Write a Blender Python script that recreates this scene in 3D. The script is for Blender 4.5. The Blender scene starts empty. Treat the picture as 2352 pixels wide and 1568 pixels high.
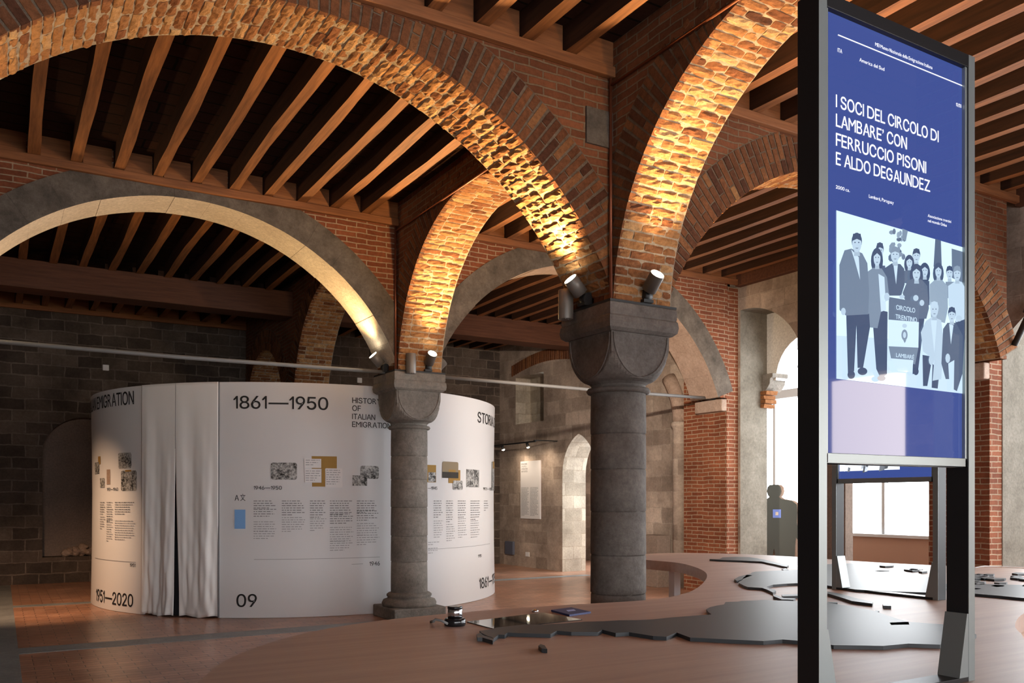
import bpy, bmesh, math, random
from mathutils import Vector, Matrix
rnd = random.Random(7)
S = bpy.context.scene
COL = S.collection
# ------------------------------------------------------------------ camera, world, exposure
F, CX, YH, EYE = 1986.0, 1176.0, 1146.0, 1.527
TH = math.atan(1176 / F)
FW = (math.sin(TH), math.cos(TH)); RT = (math.cos(TH), -math.sin(TH))
cam = bpy.data.cameras.new('camera'); camo = bpy.data.objects.new('camera', cam); COL.objects.link(camo)
cam.sensor_fit = 'HORIZONTAL'; cam.sensor_width = 36; cam.lens = F / 2352 * 36
cam.shift_y = (YH - 784) / 2352; cam.clip_start = .05; cam.clip_end = 100
camo.location = (0, 0, EYE); camo.rotation_euler = (math.pi / 2, 0, -TH)
S.camera = camo
S.view_settings.view_transform = 'Standard'; S.view_settings.look = 'None'
S.view_settings.exposure = 0.5; S.view_settings.gamma = 1.0
S.view_settings.use_curve_mapping = False
w = bpy.data.worlds.new('sky'); S.world = w; w.use_nodes = True
w.node_tree.nodes['Background'].inputs[0].default_value = (.85, .92, 1, 1)
w.node_tree.nodes['Background'].inputs[1].default_value = 1.0
S.cycles.max_bounces = 7; S.cycles.diffuse_bounces = 4; S.cycles.glossy_bounces = 3; S.cycles.transmission_bounces = 3
S.cycles.caustics_reflective = False; S.cycles.caustics_refractive = False
S.cycles.sample_clamp_indirect = 4.0
S.cycles.use_denoising = True
BLIND = 8.0       # daylight behind the loggia blinds
BLIND2 = 7.0      # daylight behind the near blind
WARM = (1.0, .64, .28)
SPOT = 430.0

# ------------------------------------------------------------------ pixel -> plane helpers (photo frame 2352 x 1568)
def ray(px):
    k = (px - CX) / F
    return FW[0] + RT[0] * k, FW[1] + RT[1] * k
def onY(px, py, Y):
    d = ray(px); t = Y / d[1]; return d[0] * t, EYE + (YH - py) / F * t
def onX(px, py, X):
    d = ray(px); t = X / d[0]; return d[1] * t, EYE + (YH - py) / F * t
def onZ(px, py, z):
    t = (EYE - z) * F / (py - YH); d = ray(px); return d[0] * t, d[1] * t

# ------------------------------------------------------------------ object helpers
def tag(o, label=None, cat=None, group=None, kind=None):
    if label: o['label'] = label
    if cat: o['category'] = cat
    if group: o['group'] = group
    if kind: o['kind'] = kind
    return o
def empty(name, loc=(0, 0, 0), label=None, cat=None, group=None, rz=0):
    o = bpy.data.objects.new(name, None); COL.objects.link(o); o.location = loc; o.rotation_euler = (0, 0, rz)
    o.empty_display_size = .1
    return tag(o, label, cat, group)
def copy_tree(o, parent=None):
    c = o.copy(); COL.objects.link(c); c.parent = parent
    for ch in list(o.children): copy_tree(ch, c)
    return c

class MB:
    def __init__(s): s.v = []; s.f = []; s.u = []; s.m = []; s.t = []; s.sm = []
    def face(s, pts, uv=None, mi=0, tint=(.5, .5, .5), smooth=False):
        b = len(s.v); s.v += [tuple(p) for p in pts]; s.f.append(tuple(range(b, b + len(pts))))
        s.u.append(uv); s.m.append(mi); s.t.append(tint); s.sm.append(smooth)
    def hexa(s, p, mi=0, tint=(.5, .5, .5), uv=None):   # 8 corners: 0-3 bottom ring, 4-7 top ring
        b = len(s.v); s.v += [tuple(q) for q in p]
        for q in ((0, 3, 2, 1), (4, 5, 6, 7), (0, 1, 5, 4), (1, 2, 6, 5), (2, 3, 7, 6), (3, 0, 4, 7)):
            s.f.append(tuple(b + i for i in q)); s.u.append(uv); s.m.append(mi); s.t.append(tint); s.sm.append(False)
    def box(s, x0, x1, y0, y1, z0, z1, mi=0, tint=(.5, .5, .5)):
        s.hexa([(x0, y0, z0), (x1, y0, z0), (x1, y1, z0), (x0, y1, z0), (x0, y0, z1), (x1, y0, z1), (x1, y1, z1), (x0, y1, z1)], mi, tint)
    def grid(s, rows, closed=False, mi=0, smooth=True, uvs=None, tint=(.5, .5, .5)):
        b = len(s.v); n = len(rows[0])
        for r in rows: s.v += [tuple(p) for p in r]
        for i in range(len(rows) - 1):
            for j in range(n if closed else n - 1):
                k = (j + 1) % n
                s.f.append((b + i * n + j, b + i * n + k, b + (i + 1) * n + k, b + (i + 1) * n + j))
                s.u.append(None if uvs is None else (uvs[i][j], uvs[i][j + 1], uvs[i + 1][j + 1], uvs[i + 1][j]))
                s.m.append(mi); s.t.append(tint); s.sm.append(smooth)
    def lathe(s, prof, c=(0, 0, 0), n=48, mi=0, caps=True, smooth=True, jit=0):
        rows = []; uvs = []
        for r, z in prof:
            rows.append([(c[0] + (r + rnd.uniform(-jit, jit)) * math.cos(2 * math.pi * j / n), c[1] + (r + rnd.uniform(-jit, jit)) * math.sin(2 * math.pi * j / n), c[2] + z) for j in range(n)])
            uvs.append([(2 * math.pi * .25 * j / n, z) for j in range(n + 1)])
        s.grid(rows, True, mi, smooth, uvs)
        if caps:
            s.face(list(reversed(rows[0])), None, mi); s.face(rows[-1], None, mi)
    def tube(s, path, r, n=10, mi=0, caps=True):
        P = [Vector(p) for p in path]; rows = []
        up = Vector((0, 0, 1)); t0 = (P[1] - P[0]).normalized()
        if abs(t0.dot(up)) > .95: up = Vector((1, 0, 0))
        for i, p in enumerate(P):
            t = ((P[min(i + 1, len(P) - 1)] - P[max(i - 1, 0)])).normalized()
            a = t.cross(up).normalized(); bb = a.cross(t)
            rows.append([p + (a * math.cos(2 * math.pi * j / n) + bb * math.sin(2 * math.pi * j / n)) * r for j in range(n)])
        s.grid(rows, True, mi)
        if caps: s.face(list(reversed(rows[0])), None, mi); s.face(rows[-1], None, mi)
    def prism(s, poly, fn0, fn1, mi=0, mis=None, tint=(.5, .5, .5)):   # polygon (2D list) swept between two maps
        a = [fn0(*p) for p in poly]; b = [fn1(*p) for p in poly]; n = len(poly)
        s.face(a[::-1], None, mi, tint); s.face(b, None, mi, tint)
        for i in range(n):
            j = (i + 1) % n
            s.face([a[i], a[j], b[j], b[i]], None, mi if mis is None else mis, tint)
    def build(s, name, mats, parent=None, fix=True, bevel=0, loc=None):
        me = bpy.data.meshes.new(name); me.from_pydata(s.v, [], s.f)
        if not isinstance(mats, (list, tuple)): mats = [mats]
        for m in mats: me.materials.append(m)
        me.uv_layers.new(name='UVMap'); me.color_attributes.new('tint', 'FLOAT_COLOR', 'CORNER')
        me.update()
        uvl = me.uv_layers['UVMap'].data; ca = me.color_attributes['tint'].data
        for p, u, mi, t, sm in zip(me.polygons, s.u, s.m, s.t, s.sm):
            p.material_index = mi; p.use_smooth = sm
            n = p.normal; ax = max(range(3), key=lambda i: abs(n[i]))
            for k, li in enumerate(p.loop_indices):
                if u is not None: uvl[li].uv = u[k]
                else:
                    c = me.vertices[me.loops[li].vertex_index].co
                    uvl[li].uv = ((c.y, c.z), (c.x, c.z), (c.x, c.y))[ax]
                ca[li].color = (t[0], t[1], t[2], 1)
        if fix:
            bm = bmesh.new(); bm.from_mesh(me)
            bmesh.ops.remove_doubles(bm, verts=bm.verts, dist=1e-5)
            bmesh.ops.recalc_face_normals(bm, faces=bm.faces)
            bm.to_mesh(me); bm.free()
        o = bpy.data.objects.new(name, me); COL.objects.link(o)
        if parent is not None: o.parent = parent
        if loc: o.location = loc
        if bevel:
            md = o.modifiers.new('bevel', 'BEVEL'); md.width = bevel; md.segments = 2; md.limit_method = 'ANGLE'
        return o

# ------------------------------------------------------------------ materials
def mat(name, build):
    m = bpy.data.materials.new(name); m.use_nodes = True
    nt = m.node_tree; b = nt.nodes['Principled BSDF']; build(nt, b); return m
def N(nt, t, **kw):
    n = nt.nodes.new(t)
    for k, v in kw.items():
        if k in n.inputs: n.inputs[k].default_value = v
        else: setattr(n, k, v)
    return n
def L(nt, a, b): nt.links.new(a, b)
def ramp(nt, fac, stops):
    r = nt.nodes.new('ShaderNodeValToRGB'); e = r.color_ramp.elements
    while len(e) < len(stops): e.new(.5)
    for i, (p, c) in enumerate(stops): e[i].position = p; e[i].color = (*c, 1)
    L(nt, fac, r.inputs[0]); return r.outputs[0]
def mix(nt, fac, a, b, mode='MIX'):
    n = nt.nodes.new('ShaderNodeMix'); n.data_type = 'RGBA'; n.blend_type = mode
    for idx, x in ((0, fac), (6, a), (7, b)):
        if isinstance(x, (int, float)): n.inputs[idx].default_value = x
        elif isinstance(x, tuple): n.inputs[idx].default_value = (*x, 1)
        else: L(nt, x, n.inputs[idx])
    return n.outputs[2]
def bump(nt, b, h, strength=.5, dist=.01, prev=None):
    n = N(nt, 'ShaderNodeBump', Strength=strength, Distance=dist); L(nt, h, n.inputs['Height'])
    if prev is not None: L(nt, prev, n.inputs['Normal'])
    L(nt, n.outputs[0], b.inputs['Normal']); return n.outputs[0]
def noise(nt, scale, detail=4, rough=.6, vec=None, coord='Object'):
    n = N(nt, 'ShaderNodeTexNoise', Scale=scale, Detail=detail, Roughness=rough)
    if vec is None:
        vec = nt.nodes.new('ShaderNodeTexCoord').outputs[coord]
    L(nt, vec, n.inputs['Vector']); return n.outputs[0]
def plain(name, c, rough=.6, metal=0, spec=.5, bumpv=0, bs=60):
    def f(nt, b):
        b.inputs['Base Color'].default_value = (*c, 1); b.inputs['Roughness'].default_value = rough
        b.inputs['Metallic'].default_value = metal; b.inputs['Specular IOR Level'].default_value = spec
        if bumpv: bump(nt, b, noise(nt, bs, 5), bumpv, .01)
    return mat(name, f)
def emit(name, c, s):
    def f(nt, b):
        b.inputs['Base Color'].default_value = (0, 0, 0, 1)
        b.inputs['Emission Color'].default_value = (*c, 1); b.inputs['Emission Strength'].default_value = s
    return mat(name, f)
def brickwall(name, c1, c2, mortar, bw=.27, rh=.072, ms=.011, bstr=.8, rough=.9, noisec=.5, warp=.012, bdist=.012, tile=False):
    def f(nt, b):
        uv = nt.nodes.new('ShaderNodeUVMap').outputs[0]
        wn = N(nt, 'ShaderNodeTexNoise', Scale=3.5, Detail=3.0); L(nt, uv, wn.inputs['Vector'])
        sub = N(nt, 'ShaderNodeVectorMath', operation='MULTIPLY_ADD'); L(nt, wn.outputs['Color'], sub.inputs[0])
        sub.inputs[1].default_value = (warp * 2, warp * 2, 0); L(nt, uv, sub.inputs[2])
        br = N(nt, 'ShaderNodeTexBrick', Scale=1.0); br.offset = .5; br.squash = 1
        br.inputs['Mortar Size'].default_value = ms; br.inputs['Mortar Smooth'].default_value = .25
        br.inputs['Brick Width'].default_value = bw; br.inputs['Row Height'].default_value = rh
        br.inputs['Color1'].default_value = (*c1, 1); br.inputs['Color2'].default_value = (*c2, 1)
        br.inputs['Mortar'].default_value = (*mortar, 1); br.inputs['Bias'].default_value = -.1
        L(nt, sub.outputs[0], br.inputs['Vector'])
        big = noise(nt, 1.3, 5, .65); fine = noise(nt, 28, 6, .7)
        c = mix(nt, noisec, br.outputs['Color'], ramp(nt, big, [(.3, (.35, .32, .3)), (.7, (1.25, 1.2, 1.15))]), 'MULTIPLY')
        c = mix(nt, .5, c, ramp(nt, fine, [(.25, (.5, .48, .46)), (.75, (1.3, 1.28, 1.25))]), 'MULTIPLY')
        L(nt, c, b.inputs['Base Color']); b.inputs['Roughness'].default_value = rough
        b.inputs['Specular IOR Level'].default_value = .5 if tile else .2
        inv = N(nt, 'ShaderNodeMath', operation='MULTIPLY_ADD'); L(nt, br.outputs['Fac'], inv.inputs[0]); inv.inputs[1].default_value = -1; inv.inputs[2].default_value = 1
        p = bump(nt, b, inv.outputs[0], bstr, bdist)
        bump(nt, b, fine, bstr * .7, bdist, p)
    return mat(name, f)
def roughstone(name, stops, scale=2.0, bs=.6, rough=.9, fine=30, bd=.015, spec=.25):
    def f(nt, b):
        a = noise(nt, scale, 8, .7); d = noise(nt, fine, 6, .75)
        c = ramp(nt, a, stops)
        c = mix(nt, .6, c, ramp(nt, d, [(.3, (.55, .55, .55)), (.7, (1.3, 1.3, 1.3))]), 'MULTIPLY')
        L(nt, c, b.inputs['Base Color']); b.inputs['Roughness'].default_value = rough; b.inputs['Specular IOR Level'].default_value = spec
        p = bump(nt, b, d, bs, bd * .6); bump(nt, b, a, bs, bd * 2, p)
    return mat(name, f)
def wood(name, c1, c2, axis='Y', rough=.7, spec=.3):
    def f(nt, b):
        tc = nt.nodes.new('ShaderNodeTexCoord').outputs['Object']
        mp = nt.nodes.new('ShaderNodeMapping'); L(nt, tc, mp.inputs[0])
        mp.inputs['Scale'].default_value = {'Y': (14, .8, 14), 'X': (.8, 14, 14), 'Z': (14, 14, .8)}[axis]
        n = noise(nt, 2.0, 6, .65, mp.outputs[0])
        L(nt, ramp(nt, n, [(.3, c1), (.7, c2)]), b.inputs['Base Color'])
        b.inputs['Roughness'].default_value = rough; b.inputs['Specular IOR Level'].default_value = spec
        bump(nt, b, n, .35, .006)
    return mat(name, f)
def looseb(nt, b):
    at = N(nt, 'ShaderNodeAttribute', attribute_name='tint')
    c = ramp(nt, at.outputs['Fac'], [(0, (.10, .04, .022)), (.3, (.24, .095, .04)), (.65, (.40, .20, .08)), (1, (.52, .33, .165))])
    d = noise(nt, 24, 7, .75)
    c = mix(nt, .75, c, ramp(nt, d, [(.3, (.45, .42, .4)), (.7, (1.45, 1.42, 1.4))]), 'MULTIPLY')
    L(nt, c, b.inputs['Base Color']); b.inputs['Roughness'].default_value = .95; b.inputs['Specular IOR Level'].default_value = .15
    bump(nt, b, d, 1.0, .02)
def screenm(nt, b):
    at = N(nt, 'ShaderNodeAttribute', attribute_name='tint')
    b.inputs['Base Color'].default_value = (.005, .005, .008, 1); b.inputs['Roughness'].default_value = .025
    L(nt, at.outputs['Color'], b.inputs['Emission Color']); b.inputs['Emission Strength'].default_value = 1.0
def tableb(nt, b):
    tc = nt.nodes.new('ShaderNodeTexCoord').outputs['Object']
    mp = nt.nodes.new('ShaderNodeMapping'); L(nt, tc, mp.inputs[0]); mp.inputs['Scale'].default_value = (.6, 9, 9)
    n = noise(nt, 1.6, 6, .6, mp.outputs[0]); n2 = noise(nt, 160, 3)
    c = ramp(nt, n, [(.3, (.34, .195, .14)), (.7, (.44, .27, .195))])
    L(nt, mix(nt, .15, c, n2, 'MULTIPLY'), b.inputs['Base Color']); b.inputs['Roughness'].default_value = .47; b.inputs['Specular IOR Level'].default_value = .9
def photob(nt, b):   # grainy monochrome print
    uv = nt.nodes.new('ShaderNodeTexCoord').outputs['Object']
    n = noise(nt, 34, 5, .8, uv); n2 = noise(nt, 9, 2, .5, uv)
    c = mix(nt, .4, ramp(nt, n, [(.46, (.008, .008, .008)), (.56, (.6, .6, .58))]), ramp(nt, n2, [(.4, (.02, .02, .02)), (.6, (.5, .5, .5))]))
    L(nt, c, b.inputs['Base Color']); b.inputs['Roughness'].default_value = .7
M = {}
M['brick'] = brickwall('red_brick', (.20, .062, .030), (.29, .10, .048), (.40, .29, .20), .26, .064, .008, warp=.018)
M['brick_dark'] = brickwall('weathered_brick', (.16, .058, .027), (.26, .096, .044), (.22, .15, .095), .26, .064, .008, warp=.02)
M['loose'] = mat('hand_made_brick', looseb)
M['mortar'] = roughstone('lime_mortar', [(.3, (.30, .22, .15)), (.7, (.50, .40, .29))], 12, .9)
M['mortar_dark'] = roughstone('dark_face_mortar', [(.3, (.13, .09, .06)), (.7, (.24, .175, .125))], 12, .9)  # darker copy of the lime mortar, for the face beds
M['stonewall'] = brickwall('coursed_stone', (.36, .295, .25), (.60, .51, .44), (.48, .41, .35), .47, .28, .009, .6, .95, .8, .02, .02)
M['stonejamb'] = brickwall('jamb_stone', (.38, .34, .28), (.60, .55, .47), (.42, .37, .30), .42, .27, .009, .7, .95, .7, .02, .02)
M['stonedark'] = brickwall('dark_rubble_stone', (.085, .068, .058), (.18, .145, .12), (.20, .165, .14), .42, .21, .015, .9, .95, .8, .03, .02)
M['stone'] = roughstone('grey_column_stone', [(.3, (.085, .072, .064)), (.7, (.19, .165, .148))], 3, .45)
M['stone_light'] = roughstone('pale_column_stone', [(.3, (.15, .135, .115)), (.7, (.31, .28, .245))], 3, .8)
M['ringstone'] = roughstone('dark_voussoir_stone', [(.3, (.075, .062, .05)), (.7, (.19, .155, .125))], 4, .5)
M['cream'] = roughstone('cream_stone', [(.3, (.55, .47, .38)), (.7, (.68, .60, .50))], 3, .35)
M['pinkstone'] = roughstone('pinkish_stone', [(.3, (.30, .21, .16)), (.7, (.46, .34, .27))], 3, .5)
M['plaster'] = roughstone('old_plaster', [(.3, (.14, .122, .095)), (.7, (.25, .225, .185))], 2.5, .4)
M['plaster_brown'] = roughstone('brown_plaster', [(.3, (.20, .15, .12)), (.7, (.28, .21, .17))], 1.5, .2)
M['white_plaster'] = roughstone('white_plaster', [(.3, (.68, .65, .60)), (.7, (.8, .78, .74))], 2, .2)
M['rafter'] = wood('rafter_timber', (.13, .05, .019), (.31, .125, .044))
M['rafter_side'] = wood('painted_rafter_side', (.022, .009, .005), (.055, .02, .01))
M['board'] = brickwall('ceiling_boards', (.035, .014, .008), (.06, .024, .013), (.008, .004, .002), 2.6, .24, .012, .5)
M['plank'] = wood('timber_plate', (.16, .06, .024), (.32, .125, .048), 'X')
M['girder'] = wood('dark_girder', (.07, .028, .016), (.14, .055, .03), 'X')
M['tile'] = brickwall('clay_floor_tile', (.44, .225, .145), (.56, .32, .22), (.20, .12, .09), .27, .115, .006, .35, .30, .7, .004, .004, True)
M['strip'] = roughstone('grey_floor_stone', [(.3, (.15, .155, .155)), (.7, (.27, .275, .275))], 3, .2, .5, spec=.5)
M['fabric'] = plain('white_print_fabric', (.71, .71, .72), .85, spec=.2)
M['curtain'] = plain('white_curtain', (.86, .855, .84), .75, spec=.3)
M['inner'] = plain('interior_shade_black', (.03, .03, .035), .9)  # shade inside the pavilion, put into a dark colour
M['ink'] = plain('black_ink', (.008, .008, .009), .7)
M['greyink'] = plain('grey_ink', (.16, .16, .165), .8)
M['paleink'] = plain('pale_ink', (.33, .33, .34), .8)
M['ochre'] = plain('ochre_print', (.36, .21, .05), .8)
M['photo'] = mat('mono_photo', photob)
M['sepia'] = plain('sepia_photo', (.28, .22, .14), .8)
M['sepia_dark'] = plain('sepia_dark', (.04, .035, .028), .8)
M['bluecard'] = plain('blue_card', (.2, .42, .78), .7)
M['paper'] = plain('white_card', (.78, .76, .76), .7)
M['table'] = mat('table_top_wood', tableb)
M['mapm'] = plain('charcoal_laminate', (.035, .038, .042), .45, spec=.4)
M['navy'] = plain('navy_booklet', (.02, .03, .12), .5)
M['alu'] = plain('grey_aluminium', (.30, .33, .33), .38, .6)
M['blackalu'] = plain('black_aluminium', (.018, .018, .02), .4, .3)
M['black'] = plain('black_paint', (.012, .012, .013), .55)
M['iron'] = plain('grey_iron', (.20, .195, .19), .65, .2)
M['copper'] = plain('copper_pipe', (.22, .07, .035), .4, .5)
M['lampgrey'] = plain('lamp_housing', (.20, .185, .17), .45, .3)
M['lens'] = emit('lamp_lens', (1, .86, .62), 40)
M['darklens'] = plain('dark_lens', (.5, .5, .5), .2)
M['chrome'] = plain('chrome', (.75, .75, .77), .18, 1)
M['glossblack'] = plain('gloss_black', (.01, .01, .011), .15)
M['glasspanel'] = plain('black_glass', (.01, .011, .012), .03, spec=.8)
M['blind'] = emit('daylit_blind', (.93, .97, 1.0), BLIND)
M['blind2'] = emit('daylit_beige_blind', (1, .86, .74), BLIND2)
M['front_fill'] = emit('front_fill_glow', (.97, .98, 1.0), 8.0)  # added fill glow from behind the camera
M['winframe'] = plain('frame_bars', (.35, .36, .37), .5)
M['parapet'] = plain('brown_parapet', (.26, .15, .10), .6)
M['cut'] = plain('cutout_green_grey', (.045, .052, .045), .6)
M['white'] = plain('white_paint', (.8, .8, .8), .5)
M['screen'] = mat('lit_display', screenm)

# ------------------------------------------------------------------ room shell
CXL, CXM, XR, PXL = -1.0, 4.58, 10.2, 2.79      # column lines, right wall face
YS = [1.5, 5.94, 10.36, 14.8]
YB = 18.2
ZC, ZR, ZB = 5.23, 5.02, 4.93                    # boards, rafter underside, plate underside
XL, YF = -4.6, -5.2
SPR = 3.13
mb = MB(); mb.box(XL - .4, 13.4, YF - .4, YB + .4, -.3, 0); tag(mb.build('floor', M['tile']), kind='structure')
for (x0, x1, y0, y1) in ((XL, XR, 9.80, 10.18), (XL, XR, 5.75, 6.1), (XL, XR, 14.05, 14.3), (-1.2, .16, 6.1, 9.8), (-1.2, .16, 10.18, 14.05), (-1.2, .16, 14.3, YB - .45)):
    mb = MB(); mb.box(x0, x1, y0, y1, -.02, .003); tag(mb.build('floor_strip', M['strip']), kind='structure')
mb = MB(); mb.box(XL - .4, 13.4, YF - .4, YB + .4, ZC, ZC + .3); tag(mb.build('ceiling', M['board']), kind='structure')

def strips(mbx, ax, a, b, u0, u1, z0, z1, openings, mi=0, mis=1, step=.08):
    """solid wall between faces a and b, running u0..u1, with openings (ua, ub, low(u), high(u))"""
    def P(u, v, z): return (u, v, z) if ax == 'x' else (v, u, z)
    def seg(us, lows, highs):
        for i in range(len(us) - 1):
            for v in (a, b):
                q = [P(us[i], v, lows[i]), P(us[i + 1], v, lows[i + 1]), P(us[i + 1], v, highs[i + 1]), P(us[i], v, highs[i])]
                mbx.face(q, [(us[i], lows[i]), (us[i + 1], lows[i + 1]), (us[i + 1], highs[i + 1]), (us[i], highs[i])], mi)
    cur = u0
    for (ua, ub, lo, hi) in sorted(openings, key=lambda o: o[0]) + [None] if False else list(sorted(openings, key=lambda o: o[0])):
        if ua > cur: seg([cur, ua], [z0, z0], [z1, z1])
        n = max(2, int((ub - ua) / step)); us = [ua + (ub - ua) * (1 - math.cos(math.pi * i / n)) / 2 for i in range(n + 1)]
        lows = [lo(u) for u in us]; highs = [hi(u) for u in us]
        seg(us, highs, [z1] * (n + 1))
        if max(lows) > z0 + .001: seg(us, [z0] * (n + 1), lows)
        for i in range(n):
            d = 0
            mbx.face([P(us[i], a, highs[i]), P(us[i + 1], a, highs[i + 1]), P(us[i + 1], b, highs[i + 1]), P(us[i], b, highs[i])], None, mis)
            if max(lows) > z0 + .001:
                mbx.face([P(us[i], a, lows[i]), P(us[i + 1], a, lows[i + 1]), P(us[i + 1], b, lows[i + 1]), P(us[i], b, lows[i])], None, mis)
        for u, k in ((ua, 0), (ub, n)):
            mbx.face([P(u, a, lows[k]), P(u, b, lows[k]), P(u, b, highs[k]), P(u, a, highs[k])], None, mis)
        cur = ub
    if cur < u1: seg([cur, u1], [z0, z0], [z1, z1])
    for u in (u0, u1): mbx.face([P(u, a, z0), P(u, b, z0), P(u, b, z1), P(u, a, z1)], None, mi)
    mbx.face([P(u0, a, z1), P(u1, a, z1), P(u1, b, z1), P(u0, b, z1)], None, mi)
def arc(c, zc, R, cap=None):
    return lambda u: zc + math.sqrt(max(0, R * R - (u - c) ** 2))
def pointed(ua, ub, zs, zt):
    c = (ua + ub) / 2; h = (ub - ua) / 2; r = zt - zs; Rr = (h * h + r * r) / (2 * h)
    return lambda u: zs + math.sqrt(max(0, Rr ** 2 - (abs(u - c) + Rr - h) ** 2))
flat = lambda z: (lambda u: z)
DOOR = (13.95, 15.14, flat(0), pointed(13.95, 15.14, 2.05, 2.87))
UPW = (15.87, 17.06, flat(3.24), flat(4.31))
A1 = (8.76, 10.05, flat(0), arc(9.95, 3.35, 1.2))
A2 = (6.75, 8.72, flat(0), flat(4.1))
A3 = (1.9, 5.84, flat(0), arc(3.75, 1.6, 2.75))
A4 = (-2.6, 1.1, flat(0), arc(-.75, 1.6, 2.75))  # unseen opening added to let in more loggia daylight
W3 = (-4.4, -3.0, flat(.9), flat(3.25))
mb = MB(); mb.box(XR - .001, XR + .16, 8.05, 8.75, 0, 4.12); tag(mb.build('wall_pillar', M['plaster_brown']), kind='structure')
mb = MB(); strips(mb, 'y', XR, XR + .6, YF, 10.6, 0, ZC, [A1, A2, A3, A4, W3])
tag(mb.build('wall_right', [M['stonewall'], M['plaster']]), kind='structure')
mb = MB(); strips(mb, 'y', XR, XR + .6, 10.6, YB, 0, ZC, [DOOR, UPW])
tag(mb.build('wall_right_far', [M['stonewall'], M['stonejamb']]), kind='structure')
# arched niche in the dark back wall
NI = (.66, 2.1, flat(.47), arc(1.38, 2.3, .74))
mb = MB(); strips(mb, 'x', YB - .4, YB, XL, 13.2, 0, ZC, [NI])
tag(mb.build('wall_back', [M['stonedark'], M['stonedark']]), kind='structure')
mb = MB(); mb.box(XL, 13.2, YB, YB + .2, 0, ZC); tag(mb.build('wall_back_infill', M['plaster_brown']), kind='structure')
mb = MB(); mb.box(XL - .2, XL, YF, YB, 0, ZC); tag(mb.build('wall_left', M['stonedark']), kind='structure')
mb = MB(); mb.box(XL, 13.2, YF - .2, YF, 0, ZC); tag(mb.build('wall_front', M['stonewall']), kind='structure')
# outer white arch order beyond the first opening
mb = MB(); strips(mb, 'y', XR + .6, XR + .86, 8.3, 10.3, 3.45, ZC, [(8.55, 9.86, flat(3.45), arc(9.2, 3.45, .66))])
tag(mb.build('wall_outer_order', [M['white_plaster'], M['white_plaster']]), kind='structure')
# plate added to close the upper window, cutting its daylight to a slot
mb = MB(); mb.box(XR + .40, XR + .6, 16.03, 17.06, 3.24, 4.31); tag(mb.build('window_plate', M['stonejamb']), kind='structure')
# loggia beyond the right wall
XW = 13.0
mb = MB(); mb.box(XW - .3, XW + .3, 16.4, YB, 0, ZC); tag(mb.build('wall_loggia', M['stonewall']), kind='structure')
mb = MB(); mb.box(XW - .05, XW + .1, YF, 16.4, 0, .88); tag(mb.build('wall_parapet', M['parapet']), kind='structure')
mb = MB(); mb.box(XW + .1, XW + .13, YF, 16.4, .88, ZC); bl = tag(mb.build('window_1', M['blind']), kind='structure')
mb = MB()
mb.box(XW - .12, XW + .05, YF, 16.4, .88, .93); mb.box(XW - .1, XW + .08, YF, 16.4, 3.46, 3.62)
y = -.2
while y < 16.3:
    mb.box(XW - .02, XW + .08, y - .03, y + .03, .93, ZC); y += 2.42
mb.build('frame_bars', M['winframe'], bl)
fill_e = empty('fill_panel'); tag(fill_e, kind='structure')  # unseen glowing panels added behind the camera as daylight fill
mb = MB(); mb.box(-3.6, 1.0, YF + .002, YF + .012, 1.0, 3.0); mb.box(1.5, 4.3, YF + .002, YF + .012, 1.0, 3.0); mb.box(5.3, 8.6, YF + .002, YF + .012, 1.0, 3.0); mb.build('glow_panel', M['front_fill'], fill_e)
mb = MB(); mb.box(-3.7, 8.7, YF + .002, YF + .06, .92, 1.0); mb.box(4.3, 5.3, YF + .002, YF + .05, 1.0, 3.0); mb.build('frame_bars', M['winframe'], fill_e)  # bars round the added fill panels
w3 = empty('window_3'); tag(w3, kind='structure')
mb = MB(); mb.box(XR + .3, XR + .32, W3[0], W3[1], .9, 3.25); mb.build('glow_panel', M['blind2'], w3)

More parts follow.
